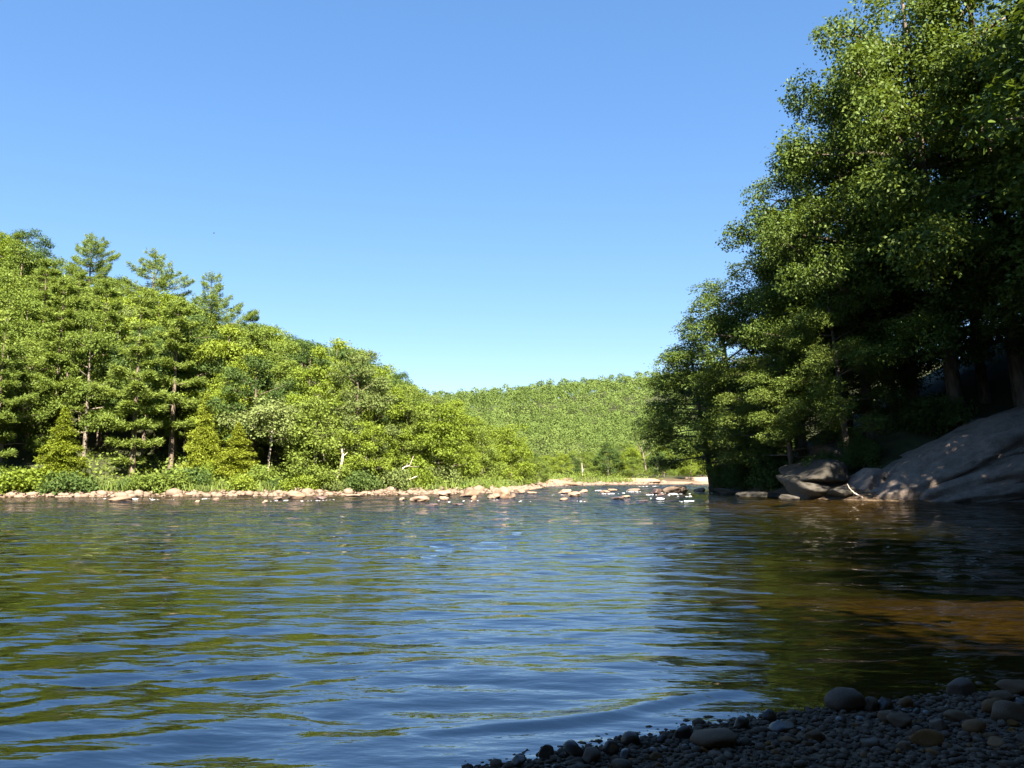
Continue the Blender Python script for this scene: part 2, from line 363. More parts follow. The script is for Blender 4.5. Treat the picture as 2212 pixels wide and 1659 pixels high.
# ------------------------------------------------------------------ tree builders
def trunk_path(rng, H, lean=(0, 0), wob=0.02, n=9):
    t = np.linspace(0, 1, n)
    p = np.zeros((n, 3)); p[:, 2] = t * H
    p[:, 0] = lean[0] * H * t ** 1.6 + np.cumsum(rng.normal(0, wob * H / n, n)) * t
    p[:, 1] = lean[1] * H * t ** 1.6 + np.cumsum(rng.normal(0, wob * H / n, n)) * t
    return p
def along(p, t):
    k = t * (len(p) - 1); i = min(int(k), len(p) - 2); return p[i] + (p[i + 1] - p[i]) * (k - i)
def broadleaf(seed, H, R, base, nlimb, nleaf, ls, lean=(0, 0), shape=0.5, droop=0.0, clump=(0.18, 0.30), wood='bark', rtrunk=0.016, airy=0.0):
    rng = np.random.default_rng(seed)
    wd = Wood(); tp = trunk_path(rng, H * 0.9, lean)
    wd.add(tp, np.linspace(1, 0.18, len(tp)) * H * rtrunk, 8)
    C = []
    for i in range(nlimb):
        tt = (i + rng.uniform(0.1, 0.9)) / nlimb
        t = base + (0.96 - base) * tt
        prof = (1 - shape) * (1 - tt) + shape * math.sin(math.pi * (0.18 + 0.72 * tt)) + 0.12
        L = R * prof * rng.uniform(0.75, 1.15); az = i * 2.399 + rng.normal(0, 0.35)
        a = along(tp, t * 0.92); d = np.array((math.cos(az), math.sin(az), 0))
        rise = L * (0.15 + 0.45 * tt) * rng.uniform(0.5, 1.3) - droop * L
        s = np.linspace(0, 1, 6)[:, None]
        path = a + d * L * s + np.array((0, 0, 1)) * rise * (s * 1.3 - 0.3 * s ** 2) + rng.normal(0, 0.025 * L, (6, 3)) * s
        wd.add(path, np.linspace(1, 0.15, 6) * H * rtrunk * 0.42 * (1.1 - 0.6 * tt), 5)
        for k in range(4):
            q = along(path, rng.uniform(0.45, 1.0)) if k else path[-1]
            r = R * rng.uniform(*clump) * (1.0 - 0.25 * tt)
            off = rng.normal(0, 1, 3) * r * np.array((0.8, 0.8, 0.5))
            c = q + (off if k else off * 0.2)
            C.append((*c, r))
            if k: wd.add(np.array([q, (q + c) / 2 + rng.normal(0, .05 * r, 3), c]), np.array((1, .6, .2)) * H * rtrunk * 0.16, 4)
    top = tp[-1]
    for k in range(4):
        C.append((*(top + rng.normal(0, 1, 3) * R * np.array((0.16, 0.16, 0.05)) + np.array((0, 0, H * 0.03))), R * rng.uniform(0.16, 0.24)))
    C = np.array(C); w = C[:, 3] ** 2; w /= w.sum()
    nspray = nleaf // 9
    idx = rng.choice(len(C), nspray, p=w)
    u = unit(rng.normal(size=(nspray, 3)) + np.array((0, 0, 0.25))); rr = (0.45 + 0.6 * rng.random((nspray, 1)) ** 0.7) * C[idx, 3:4] * (1 + airy * rng.normal(0, .5, (nspray, 1)))
    S = C[idx, :3] + u * rr * np.array((1, 1, 0.72))
    sv = rng.random(nspray); cv = rng.random(len(C))
    j = np.repeat(np.arange(nspray), 9); n = len(j)
    P = S[j] + rng.normal(0, 1, (n, 3)) * ls * np.array((1.15, 1.15, 0.55))
    N = unit(0.5 * u[j] + np.array((0, 0, 0.55)) + rng.normal(0, 0.55, (n, 3)))
    A = unit(rng.normal(0, 1, (n, 3)) + u[j] * 0.7 + np.array((0, 0, -0.5)))
    L = ls * rng.uniform(0.7, 1.35, n)
    V, Qd = cards(P, N, A, L, L * rng.uniform(0.5, 0.72, n))
    var = np.clip(0.45 * rng.random(n) + 0.3 * sv[j] + 0.25 * cv[idx[j]], 0, 1)
    return wd.mesh('trunk', M[wood]), mesh_np('crown', V, Qd, mat=M['mid'], attrs={'var': var})

def conifer(seed, H, R, base, gap, ntuft, bl, bw, kind='pine'):
    """whorls of flat boughs; every tuft is a fan of thin needle blades"""
    rng = np.random.default_rng(seed)
    wd = Wood(); tp = trunk_path(rng, H, wob=0.008)
    wd.add(tp, np.linspace(1, 0.06, len(tp)) * H * (0.016 if kind == 'pine' else 0.012), 8)
    T, U, Wt, BV = [], [], [], []
    h = base * H
    while h < H * 0.985:
        t = h / H; tt = (t - base) / (1 - base)
        if kind == 'pine': prof = (1 - tt) ** (0.75 if base < 0.4 else 0.7) * (0.74 + 0.26 * math.sin(tt * 9 + seed)) * min(1, 0.6 + tt * 2.2) + 0.07
        else: prof = (1 - tt) ** 0.95 + 0.03
        nb = rng.integers(4, 6) if kind == 'pine' else rng.integers(6, 9)
        a0 = rng.uniform(0, 6.28)
        for b in range(nb):
            if kind == 'pine' and rng.random() < 0.12: continue
            az = a0 + b * 6.283 / nb + rng.normal(0, 0.25); L = R * prof * (rng.uniform(0.6, 1.15) if kind == 'pine' else rng.uniform(0.45, 1.25))
            d = np.array((math.cos(az), math.sin(az), 0)); lat = np.array((-d[1], d[0], 0))
            a = along(tp, t)
            s = np.linspace(0, 1, 6)[:, None]
            if base > 0.4: zz = L * (0.02 * s + 0.30 * s ** 2 + 0.25 * tt * s)
            elif kind == 'pine': zz = L * (0.30 * tt * s + 0.10 * s + 0.14 * (s - 0.45) ** 2 - 0.03) - 0.06 * L
            else: zz = L * (0.28 * s - 0.42 * s ** 2)
            path = a + d * L * s + zz * np.array((0, 0, 1)) + rng.normal(0, 0.012 * L, (6, 3)) * s
            wd.add(path, np.linspace(1, 0.12, 6) * (0.010 * L + 0.012), 4)
            nt = max(5, int(ntuft * (L / R) ** 1.5))
            q = rng.random(nt) ** 0.65; q = (0.22 if kind == 'pine' else 0.08) + (1 - (0.22 if kind == 'pine' else 0.08)) * q
            pos = np.array([along(path, x) for x in q])
            wid = (0.20 if base > 0.4 else 0.32 if kind == 'pine' else 0.34) * L * np.sin(np.pi * np.clip(q * 0.85 + 0.1, 0, 1)) + 0.06
            lo = rng.uniform(-1, 1, nt) * wid
            pos += lat * lo[:, None] - d * (np.abs(lo) * 0.35)[:, None]
            pos[:, 2] += rng.normal(0, 0.022 * L + 0.05, nt) - (0.10 if kind == 'pine' else 0.22) * np.abs(lo)
            dirs = unit(d * 0.9 + lat * (lo / (wid + 1e-6) * 0.9)[:, None] + np.array((0, 0, 0.30 if kind == 'pine' else -0.22)))
            T.append(pos); U.append(dirs); BV.append(np.full(nt, rng.random()))
        h += gap * H * rng.uniform(0.75, 1.25) * (1.0 if kind == 'pine' else 1.0) * (1.15 - 0.5 * tt)
    k = 12; z = np.linspace(0.93, 1.0, k)
    T.append(np.array([along(tp, x) for x in z])); U.append(np.tile((0, 0, 1.0), (k, 1)) + rng.normal(0, .3, (k, 3))); BV.append(rng.random(k))
    T, U, BV = np.concatenate(T), unit(np.concatenate(U)), np.concatenate(BV)
    m = 7 if kind == 'pine' else 5
    j = np.repeat(np.arange(len(T)), m); n = len(j)
    A = unit(U[j] + rng.normal(0, 0.62 if kind == 'pine' else 0.5, (n, 3)) + np.array((0, 0, 0.25 if kind == 'pine' else -0.08)))
    N = unit(np.array((0, 0, 1.0)) + rng.normal(0, 0.55, (n, 3)))
    P = T[j] + rng.normal(0, 0.25 * bl, (n, 3))
    L = bl * rng.uniform(0.7, 1.3, n)
    V, Qd = cards(P, N, A, L, bw * rng.uniform(0.7, 1.3, n))
    var = np.clip(0.4 * rng.random(n) + 0.3 * rng.random(len(T))[j] + 0.3 * BV[j], 0, 1)
    return wd.mesh('trunk', M['bark']), mesh_np('crown', V, Qd, mat=M['pine'], attrs={'var': var})

def shrub(seed, H, R, nleaf, ls, flat=0.7):
    rng = np.random.default_rng(seed); wd = Wood(); C = []
    for i in range(9):
        az = i * 2.4 + rng.normal(0, .3); r = R * rng.uniform(0.15, 0.75); zt = H * rng.uniform(0.35, 0.85) * (1.1 - 0.45 * r / R)
        e = np.array((math.cos(az) * r, math.sin(az) * r, zt)); p0 = np.array((math.cos(az), math.sin(az), 0)) * 0.08 * R
        p0[2] = -0.3
        wd.add(np.array([p0, (p0 + e) / 2 + np.array((0, 0, .1 * H)), e]), np.array((1, .6, .25)) * 0.03 * H ** 0.5, 5)
        C.append((*e, R * rng.uniform(0.28, 0.42)))
        C.append((e[0] * 1.1, e[1] * 1.1, e[2] * rng.uniform(0.25, 0.6), R * rng.uniform(0.26, 0.38)))
    C = np.array(C); w = C[:, 3] ** 2; w /= w.sum(); ns = nleaf // 7
    idx = rng.choice(len(C), ns, p=w); u = unit(rng.normal(size=(ns, 3)) + np.array((0, 0, .3)))
    S = C[idx, :3] + u * (0.45 + 0.6 * rng.random((ns, 1))) * C[idx, 3:4] * np.array((1, 1, flat)); S[:, 2] = np.maximum(S[:, 2], 0.02)
    j = np.repeat(np.arange(ns), 7); n = len(j)
    P = S[j] + rng.normal(0, 1, (n, 3)) * ls * np.array((1, 1, .6))
    N = unit(0.45 * u[j] + np.array((0, 0, .6)) + rng.normal(0, .55, (n, 3))); A = rng.normal(0, 1, (n, 3)) + u[j] * .8
    L = ls * rng.uniform(.7, 1.35, n); V, Qd = cards(P, N, A, L, L * rng.uniform(.45, .7, n))
    var = np.clip(.5 * rng.random(n) + .5 * rng.random(ns)[j], 0, 1)
    return wd.mesh('stem', M['bark']), mesh_np('foliage', V, Qd, mat=M['bright'], attrs={'var': var})

PR = {}
for k in range(3): PR['big%d' % k] = (broadleaf(100 + k, 24, 7.0, 0.16 + 0.04 * k, 24, 68000, 0.185, shape=0.62, droop=0.12, clump=(0.15, 0.27), airy=0.25), 24, 7.0)
PR['raised0'] = (broadleaf(180, 24, 6.8, 0.40, 24, 40000, 0.24, shape=0.62, droop=0.05, clump=(0.17, 0.30)), 24, 6.8)
for k in range(2): PR['dense%d' % k] = (broadleaf(150 + k, 24, 7.2, 0.14, 26, 34000, 0.36, shape=0.62, droop=0.1, clump=(0.16, 0.3)), 24, 7.2)
for k in range(5): PR['med%d' % k] = (broadleaf(200 + k, 14, 4.2, (0.14, 0.2, 0.28, 0.18, 0.1)[k], 19, 23000, 0.205, shape=(0.6, 0.5, 0.75, 0.35, 0.55)[k], clump=(0.14, 0.28), airy=0.3, wood='bark_grey' if k % 2 else 'bark'), 14, 4.2)
for k in range(3): PR['small%d' % k] = (broadleaf(300 + k, 7, 2.6, (0.12, 0.22, 0.06)[k], 13, 8500, 0.18, shape=(0.5, 0.75, 0.25)[k], clump=(0.2, 0.34), wood='bark_grey', rtrunk=0.013), 7, 2.6)
PR['umbrella'] = (broadleaf(320, 7.5, 3.4, 0.58, 11, 6500, 0.24, lean=(0.06, 0), shape=0.6, clump=(0.2, 0.32), wood='bark_pale', rtrunk=0.017), 7.5, 3.4)
for k in range(3): PR['pine%d' % k] = (conifer(400 + k, 16, 4.3, (0.10, 0.16, 0.26)[k], 0.092, 300, 0.36, 0.085), 16, 4.6)
for k in range(3): PR['crest%d' % k] = (conifer(430 + k, 12, 4.6, 0.42, 0.050, 230, 0.24, 0.045), 12, 2.3)
for k in range(2): PR['hemlock%d' % k] = (conifer(450 + k, 6, 2.1, 0.04, 0.048, 95, 0.20, 0.07, kind='hemlock'), 6, 2.1)
for k in range(4): PR['shrub%d' % k] = (shrub(500 + k, 1.6, 1.7, 2600, 0.20), 1.6, 1.7)
for k in range(2): PR['weep%d' % k] = (shrub(520 + k, 3.2, 3.2, 9000, 0.20), 3.2, 3.2)

def plant(name, proto, x, y, H=None, wide=1.0, rz=0.0, mat=None, label='', cat='tree', group=None, z=None, bark=None, tilt=None):
    (tm, cm), h0, r0 = PR[proto]
    s = (H or h0) / h0
    zz = gz(x, y) - 0.12 * s if z is None else z
    o = empty(name, (x, y, zz), rz, (s * wide, s * wide, s))
    if tilt: o.rotation_mode = 'ZYX'; o.rotation_euler = (tilt[0], tilt[1], rz)
    sh = proto.startswith(('shrub', 'weep'))
    obj('stem' if sh else 'trunk', tm, o, mat=M[bark] if bark else None); obj('foliage' if sh else 'crown', cm, o, mat=M[mat] if mat else None)
    return tag(o, label, cat, group)

# ------------------------------------------------------------------ left bank forest
rng = np.random.default_rng(7)
SKY = np.array([(-300, 430), (0, 492), (60, 535), (100, 560), (230, 590), (370, 632), (490, 690), (570, 692), (620, 724), (700, 728), (760, 746), (800, 765), (850, 803), (930, 842), (1000, 882), (1060, 912), (1100, 925), (1150, 965), (1180, 1000), (1230, 1012)], float)
def sky_v(u): return np.interp(u, SKY[:, 0], SKY[:, 1])
def place_u(u, y): return (u - CX) / F * (y * math.cos(PITCH))
LM = []                                            # landmarks of the left bank: (u, v, words)
PINES = [
    (285, 640, 61, 'pine0', 1.05, 'pine', 'large white pine with tiered bright boughs and visible trunk at the river bank'),
    (-12, 700, 59, 'pine1', 0.95, 'pine', 'white pine cut off by the frame edge, long tiered boughs over dark hollow'),
    (112, 598, 67, 'pine2', 1.0, 'pine', 'tall feathery yellow-green pine with pale trunk above the young conical hemlock'),
    (168, 505, 100, 'crest0', 0.95, 'pine', 'tallest skyline pine with upswept top, leftmost of three rising above the hill'),
    (310, 545, 97, 'crest1', 1.25, 'pine', 'broad ragged skyline pine, middle one of three rising above the hill'),
    (440, 595, 88, 'crest2', 0.95, 'pine', 'narrow pointed skyline pine, rightmost of three rising above the hill'),
    (215, 615, 90, 'pine0', 1.0, 'dark', 'dark shaded pine below the tallest skyline pine'),
    (868, 858, 70, 'pine1', 1.0, 'dark', 'dark blue-green pine among bright broadleaf trees above the shore boulders'),
    (375, 770, 69, 'pine2', 1.0, 'pine', 'slender pine close behind the large tiered pine at the bank'),
    (530, 672, 112, 'pine2', 0.8, 'dark', 'small thin pine tip poking above the middle skyline'),
]
for u, v, y, pr, w, mt, lab in PINES:
    x = place_u(u, y); z = gz(x, y); top = at_y(u, v, y)[2]
    plant('white_pine', pr, x, y, top - z + 0.2, w, rng.uniform(0, 6.28), mt, lab, 'pine tree', 'conifers of the wooded bank')
    LM.append((u, v, lab))
for u, v, y, pr, w, lab in [
    (132, 880, 57, 'hemlock0', 1.0, 'young conical yellow-green hemlock standing alone in front of the dark hollow'),
    (440, 850, 62.5, 'hemlock1', 0.8, 'slender drooping hemlock beside the large tiered pine'),
    (512, 915, 60.5, 'hemlock0', 1.3, 'small hemlock with layered sprays below the pale-trunked spreading tree'),
    (735, 930, 64, 'hemlock1', 1.2, 'hemlock half hidden behind the bare leaning trunk'),
    (1345, 985, 128, 'hemlock0', 1.1, 'small hemlock with star-like boughs above the far flat ledges'),
]:
    x = place_u(u, y); z = gz(x, y); top = at_y(u, v, y)[2]
    plant('hemlock', pr, x, y, max(2.5, top - z + 0.15), w, rng.uniform(0, 6.28), 'hemlock', lab, 'hemlock', 'conifers of the wooded bank')
    LM.append((u, v, lab))
NAMED = [
    (578, 862, 62, 'umbrella', 1.15, 'pale', 'bark_pale', 'flat-topped spreading tree with long bare pale trunk near the shore'),
    (790, 905, 61, 'small1', 1.0, 'bright', None, 'bright lime-green sapling in front of the dark blue-green pine'),
    (985, 858, 70, 'med0', 1.0, 'bright', None, 'bushy bright green tree reaching the shore beside the weedy bank'),
    (1105, 912, 82, 'small2', 1.1, 'bright', None, 'pyramidal young tree with pale trunk at the downstream end of the bank'),
    (1040, 905, 84, 'small0', 1.1, 'mid', None, 'rounded olive-green tree just behind the pyramidal young tree'),
    (1160, 985, 90, 'small1', 1.1, 'mid', None, 'low rounded tree leaning over the shore rocks at the downstream point'),
    (720, 728, 84, 'med3', 1.0, 'bright', None, 'tall pale-green poplar-like tree with open top on the descending skyline'),
    (785, 748, 86, 'med1', 0.85, 'pale', None, 'thin feathery tree with see-through top on the descending skyline'),
    (630, 722, 95, 'med2', 0.8, 'dark', None, 'dark rounded crown breaking the descending skyline beside a sky notch'),
    (860, 800, 92, 'med4', 0.85, 'dark', None, 'dark twin-tipped tree on the lower skyline near the far hill'),
    (20, 490, 118, 'med2', 1.15, 'dark', None, 'big dark rounded tree at the top corner of the wooded hill'),
    (600, 820, 68, 'med1', 0.9, 'pale', None, 'pale grey-green airy tree behind the flat-topped spreading tree'),
    (690, 790, 70, 'med0', 0.95, 'bright', None, 'broad sunlit yellow-green tree above the bare leaning trunk'),
    (480, 800, 66, 'med3', 0.9, 'bright', None, 'leafy bright green tree between the large tiered pine and the flat-topped tree'),
]
TREES = []
for u, v, y, pr, w, mt, bk, lab in NAMED:
    x = place_u(u, y); z = gz(x, y); top = at_y(u, v, y)[2]
    H = max(3.0, top - z)
    plant('broadleaf_tree', pr, x, y, H, w, rng.uniform(0, 6.28) if pr != 'umbrella' else 0.0, mt, lab, 'tree', 'named trees of the wooded bank', bark=bk)
    LM.append((u, v, lab)); TREES.append((x, y))
# the mass of the wood: rows behind the bank, each tree kept under the skyline of the hill
SHORT = [(285, 760, 'the large tiered pine'), (168, 560, 'the tallest skyline pine'), (310, 590, 'the broad skyline pine'), (440, 640, 'the narrow skyline pine'), (132, 960, 'the conical young hemlock'),
         (578, 920, 'the flat-topped tree'), (735, 990, 'the bare leaning trunk'), (868, 930, 'the dark pine'), (985, 950, 'the bushy bright shore tree'), (1105, 980, 'the pyramidal young tree'),
         (720, 780, 'the poplar-like skyline tree'), (20, 560, 'the dark hilltop tree'), (600, 850, 'the pale airy tree'), (112, 680, 'the feathery yellow-green pine')]
COLW = {'mid': 'mid-green', 'bright': 'bright green', 'dark': 'dark green', 'pale': 'pale grey-green', 'pine': 'needle-leaved'}
used_labels = {}
def auto_label(u, v, mt, H):
    k = min(SHORT, key=lambda s: (s[0] - u) ** 2 + (s[1] - v) ** 2)
    du, dv = u - k[0], v - k[1]
    rel = ('right of' if du > 0 else 'left of') if abs(du) > abs(dv) else ('below' if dv > 0 else 'above')
    far_ = 'close ' if math.hypot(du, dv) < 60 else 'well ' if math.hypot(du, dv) > 130 else ''
    size = 'tall' if H > 12 else 'mid-sized' if H > 8 else 'small'
    for sh in ('rounded', 'ragged', 'leaning', 'full-crowned', 'narrow', 'broad', 'open-crowned', 'tufted'):
        lab = f'{size} {sh} {COLW[mt]} tree {far_}{rel} {k[2]}'
        if lab not in used_labels: break
    used_labels[lab] = 1
    return lab
cand = []
for _ in range(4000):
    u = rng.uniform(-120, 1200); y = 54 + 78 * rng.random() ** 0.85
    x = place_u(u, y)
    if inside(np.array([(x, y)]))[0]: continue
    d = seg_dist(np.array([(x, y)]), BL)[0]
    if d < 3.2 or d > 62: continue
    gap = 2.7 + 0.022 * (y - 50)
    if any((x - a) ** 2 + (y - b) ** 2 < gap * gap for a, b in TREES): continue
    if any(abs(u - a) < b and y < c for a, b, c in ((285, 125, 66), (132, 75, 61), (0, 70, 61), (70, 50, 66), (112, 60, 66), (440, 40, 64), (578, 75, 64), (735, 30, 62), (868, 50, 69))): continue
    z = gz(x, y); sv = sky_v(u) + rng.uniform(2, 18)
    Hmax = at_y(u, sv, y)[2] - z
    H = min(rng.uniform(9, 16.5) if d > 6 else rng.uniform(5, 10), Hmax)
    if H < 3.2: continue
    TREES.append((x, y)); cand.append((x, y, z, u, d, H))
cand.sort(key=lambda c: c[1])
for x, y, z, u, d, H in cand:
    if y > 75 and project(x, y, z + H)[1] > sky_v(u) + 150: continue     # stands wholly behind nearer crowns
    mt = rng.choice(['mid', 'bright', 'dark', 'pale'], p=(0.44, 0.28, 0.19, 0.09))
    if u < 420 and rng.random() < 0.28 and H > 9:
        pr = 'pine%d' % rng.integers(3); mt = 'pine'; nm = 'white_pine'
    else:
        pr = ('med%d' % rng.integers(5)) if H > 7.5 else 'small%d' % rng.integers(3); nm = 'broadleaf_tree'
    uu, vv = project(x, y, z + H * 0.75)
    plant(nm, pr, x, y, H, rng.uniform(0.85, 1.15), rng.uniform(0, 6.28), mt, auto_label(uu, vv, mt, H), 'tree', 'trees massed on the wooded hillside')

# shrubs along the far shore
n_sh = 0
SHR = []
for s in np.linspace(0, 1, 62):
    u = -20 + 1190 * s + rng.uniform(-8, 8)
    for y in np.arange(50, 110, 0.4):
        x = place_u(u, y); p = np.array([(x, y)])
        if not inside(p)[0] and seg_dist(p, BL)[0] > 1.3: break
    y += abs(rng.normal(0.3, 1.6)); x = place_u(u, y)
    SHR.append((x, y, u))
WHERE = [(60, 'below the left-edge pine'), (190, 'at the foot of the conical hemlock'), (400, 'under the large tiered pine'), (520, 'between the tiered pine and the pale trunk'), (640, 'behind the biggest shore boulder'),
         (780, 'below the bare leaning trunk'), (900, 'below the dark blue-green pine'), (1060, 'above the row of shore boulders'), (1400, 'at the downstream point')]
ADJ = ['low', 'bushy', 'rounded', 'spreading', 'tall', 'lush', 'ragged', 'dense', 'leafy', 'sprawling', 'upright', 'small']
seen = {}
for i, (x, y, u) in enumerate(SHR):
    w = next(t for lim, t in WHERE if u < lim); k = seen.get(w, 0); seen[w] = k + 1
    mt = rng.choice(['bright', 'mid', 'mid', 'pale', 'dark'])
    plant('shrub', 'shrub%d' % rng.integers(4), x, y, 0.40 + 1.5 * rng.random() ** 2.4, rng.uniform(0.7, 1.1), rng.uniform(0, 6.28), mt,
          f'{ADJ[k % len(ADJ)]} {COLW[mt]} shrub {w}', 'shrub', 'shrubs along the far shore')

# belt of low trees on the far side below the rapids, foot of the distant hill
BELT = []
for _ in range(1500):
    u = rng.uniform(1120, 1640); y = rng.uniform(118, 215); x = place_u(u, y)
    p = np.array([(x, y)])
    if inside(p)[0] or seg_dist(p, BL)[0] < 2.5: continue
    gap = 3.4 + (y - 118) * 0.02
    if any((x - a) ** 2 + (y - b) ** 2 < gap * gap for a, b in BELT): continue
    BELT.append((x, y))
    if len(BELT) >= 90: break
BELT.sort(key=lambda b: b[1]); seen = {}
for x, y in BELT:
    z = gz(x, y); u, _ = project(x, y, z)
    vt = np.interp(u, [1150, 1200, 1280, 1330, 1400, 1460, 1550], [985, 970, 975, 950, 965, 958, 950]) + rng.uniform(-4, 28)
    H = at_y(u, vt, y)[2] - z
    H = min(max(H, 3.0), 11.0)
    mt = rng.choice(['mid', 'bright', 'pale', 'dark'], p=(.42, .3, .16, .12))
    row = 'in the front row' if y < 130 else 'in the middle rows' if y < 165 else 'in the rear rows'
    where = 'near the downstream point' if u < 1210 else 'behind the flat far ledges' if u < 1370 else 'beside the overhanging dark bank'
    lab0 = f'{COLW[mt]} tree {row} of the belt {where}'; k = seen.get(lab0, 0); seen[lab0] = k + 1
    plant('broadleaf_tree', 'small%d' % rng.integers(3) if H < 7 else 'med%d' % rng.integers(5), x, y, H, rng.uniform(0.95, 1.3), rng.uniform(0, 6.28), mt,
          ['rounded', 'ragged', 'broad', 'narrow', 'bushy', 'slender', 'tufted', 'spreading', 'full', 'open', 'lopsided', 'squat', 'feathery', 'dense', 'uneven', 'sparse'][k % 16] + ' ' + lab0, 'tree', 'low belt of trees below the distant hill')

# ------------------------------------------------------------------ distant wooded hill: a far mass of crowns
r2 = np.random.default_rng(31)
NT = 2300; PT = []
fy = 205 + 560 * r2.random(NT * 3) ** 0.8; fu = r2.uniform(860, 1720, NT * 3)
fx = (fu - CX) / F * fy
cellset = {}
for x, y in zip(fx, fy):
    g = 5.2 + (y - 200) * 0.003; key = (int(x // g), int(y // g))
    if key in cellset: continue
    cellset[key] = 1; PT.append((x, y))
PT = np.array(PT[:NT + 400]); PZ = ground_z(PT[:, 0], PT[:, 1])
FV_, FQ_, FA_, fo = [], [], [], 0
patch = Wobble(77, 8, 0.006, 0.02)(np.stack((PT[:, 0], PT[:, 1], 0 * PZ), 1)) * 0.30 - 0.12
for ylo, yhi, nl in ((0, 300, 430), (300, 430, 220), (430, 2000, 100)):
    k = (PT[:, 1] >= ylo) & (PT[:, 1] < yhi); pt, pz, m_ = PT[k], PZ[k], int(k.sum())
    Hh = r2.uniform(7, 15, m_); Rr = r2.uniform(2.3, 4.2, m_)
    u = unit(r2.normal(size=(m_, nl, 3)) + np.array((0, 0, 0.55)))
    lump = 1 + 0.30 * np.sin(u[..., 0] * 5 + r2.uniform(0, 6, (m_, 1))) * np.sin(u[..., 1] * 5 + r2.uniform(0, 6, (m_, 1)))
    rad = (0.70 + 0.36 * r2.random((m_, nl))) * lump
    Pc = np.stack((pt[:, 0], pt[:, 1], pz + Hh - 0.8 * Rr), 1)
    P = Pc[:, None] + u * rad[..., None] * np.stack((Rr, Rr, 0.8 * Rr), 1)[:, None]
    N = unit(1.0 * u + np.array((0, 0, .15)) + r2.normal(0, .22, u.shape)).reshape(-1, 3)
    n = len(N); L = r2.uniform(0.6, 1.3, n) * 0.0017 * np.repeat(pt[:, 1], nl)
    Vv, Qq = cards(P.reshape(-1, 3), N, r2.normal(0, 1, (n, 3)), L, L * 0.8)
    FV_.append(Vv); FQ_.append(Qq + fo); fo += len(Vv)
    FA_.append(np.clip(np.repeat(0.75 * r2.random(m_) + 0.15 + patch[k], nl) + r2.normal(0, 0.07, n), 0, 1.3))
Vv, Qq, var = np.concatenate(FV_), np.concatenate(FQ_), np.concatenate(FA_)
tag(obj('distant_forest', mesh_np('distant_forest', Vv, Qq, mat=M['far'], attrs={'var': var})), 'continuous green forest covering the distant hill', 'forest', kind='stuff')

# ------------------------------------------------------------------ shaded bank on the other side: tall trees over bedrock
RIGHT = [   # x, y, height, proto, width, label
    (19.0, 76, 14.5, 'big1', 1.45, 'broadleaf tree at the tip of the shaded bank, reaching farthest over the water'),
    (20.0, 69, 18.5, 'big0', 1.25, 'leaning broadleaf tree second from the tip of the shaded bank'),
    (19.6, 65, 9.0, 'big2', 1.4, 'low overhanging tree trailing dark branches to the water at the bank tip'),
    (22.3, 61, 20.5, 'big1', 1.05, 'tree with notched sunlit top stepping down towards the distant hill'),
    (20.0, 57, 11.0, 'big0', 1.4, 'dark low tree drooping over the water beside the blocky rock'),
    (24.8, 55.0, 27.0, 'big1', 0.88, 'tall tree with bright shoulder of leaves against the sky'),
    (22.3, 53.0, 13.0, 'big2', 1.2, 'shaded tree with one diagonal sunlit bough above the bedrock'),
    (29.2, 52.0, 35.0, 'big0', 0.86, 'tallest sunlit tree with long drooping leaf sprays at the top corner'),
    (33.5, 52.0, 36.0, 'big1', 0.95, 'tall tree with pale lit branches at the upper frame edge'),
    (30.0, 60, 29.0, 'big1', 1.1, 'dark tree on the steep slope behind the sunlit tall tree'),
    (26.0, 64, 23.0, 'big2', 1.1, 'dark tree filling the gap between notched top and bright shoulder'),
    (27.5, 54.0, 18.0, 'big1', 1.2, 'black-shadowed understorey tree rising directly above the bedrock slab'),
    (32.5, 54.5, 19.0, 'big2', 1.2, 'black-shadowed understorey tree high at the frame edge'),
    (24.5, 57.5, 13.0, 'big1', 1.3, 'black-shadowed understorey tree behind the blocky rock'),
    (26.5, 74, 17.0, 'big1', 1.1, 'tree behind the bank tip, seen through gaps with sky'),
    (36.0, 53, 28.0, 'big0', 1.1, 'dark tree high on the slope at the frame edge'),
]
r3 = np.random.default_rng(5)
for x, y, H, pr, w, lab in RIGHT:
    plant('broadleaf_tree', pr, x, y, H, w, r3.uniform(0, 6.28), 'near', lab, 'tree', 'tall trees of the shaded bank', tilt=(0, -0.13 if y > 64.5 and x < 21 else -0.07, 0))
for i, (x, y, H) in enumerate([(19.0, 70, 2.2), (18.9, 63.5, 2.6), (19.0, 58.5, 2.8), (20.2, 52.5, 2.2), (22.2, 50.8, 2.0), (27.0, 52.0, 3.0), (19.8, 74.5, 2.0), (21.5, 80, 2.6)]):
    plant('shrub', 'weep%d' % (i % 2), x, y, H, 0.9, r3.uniform(0, 6.28), 'dark',
          ['dark waterside bush at the bank tip', 'dark bush hanging over the water mid bank', 'dense dark bush above small wet rocks', 'dark bush beside the blocky rock', 'fern-like green clump on the blocky rock', 'black-shadowed bush behind the bedrock slab', 'dark bush where rapids meet the bank', 'dark bush just behind the bank tip'][i] , 'shrub', 'bushes of the shaded bank')
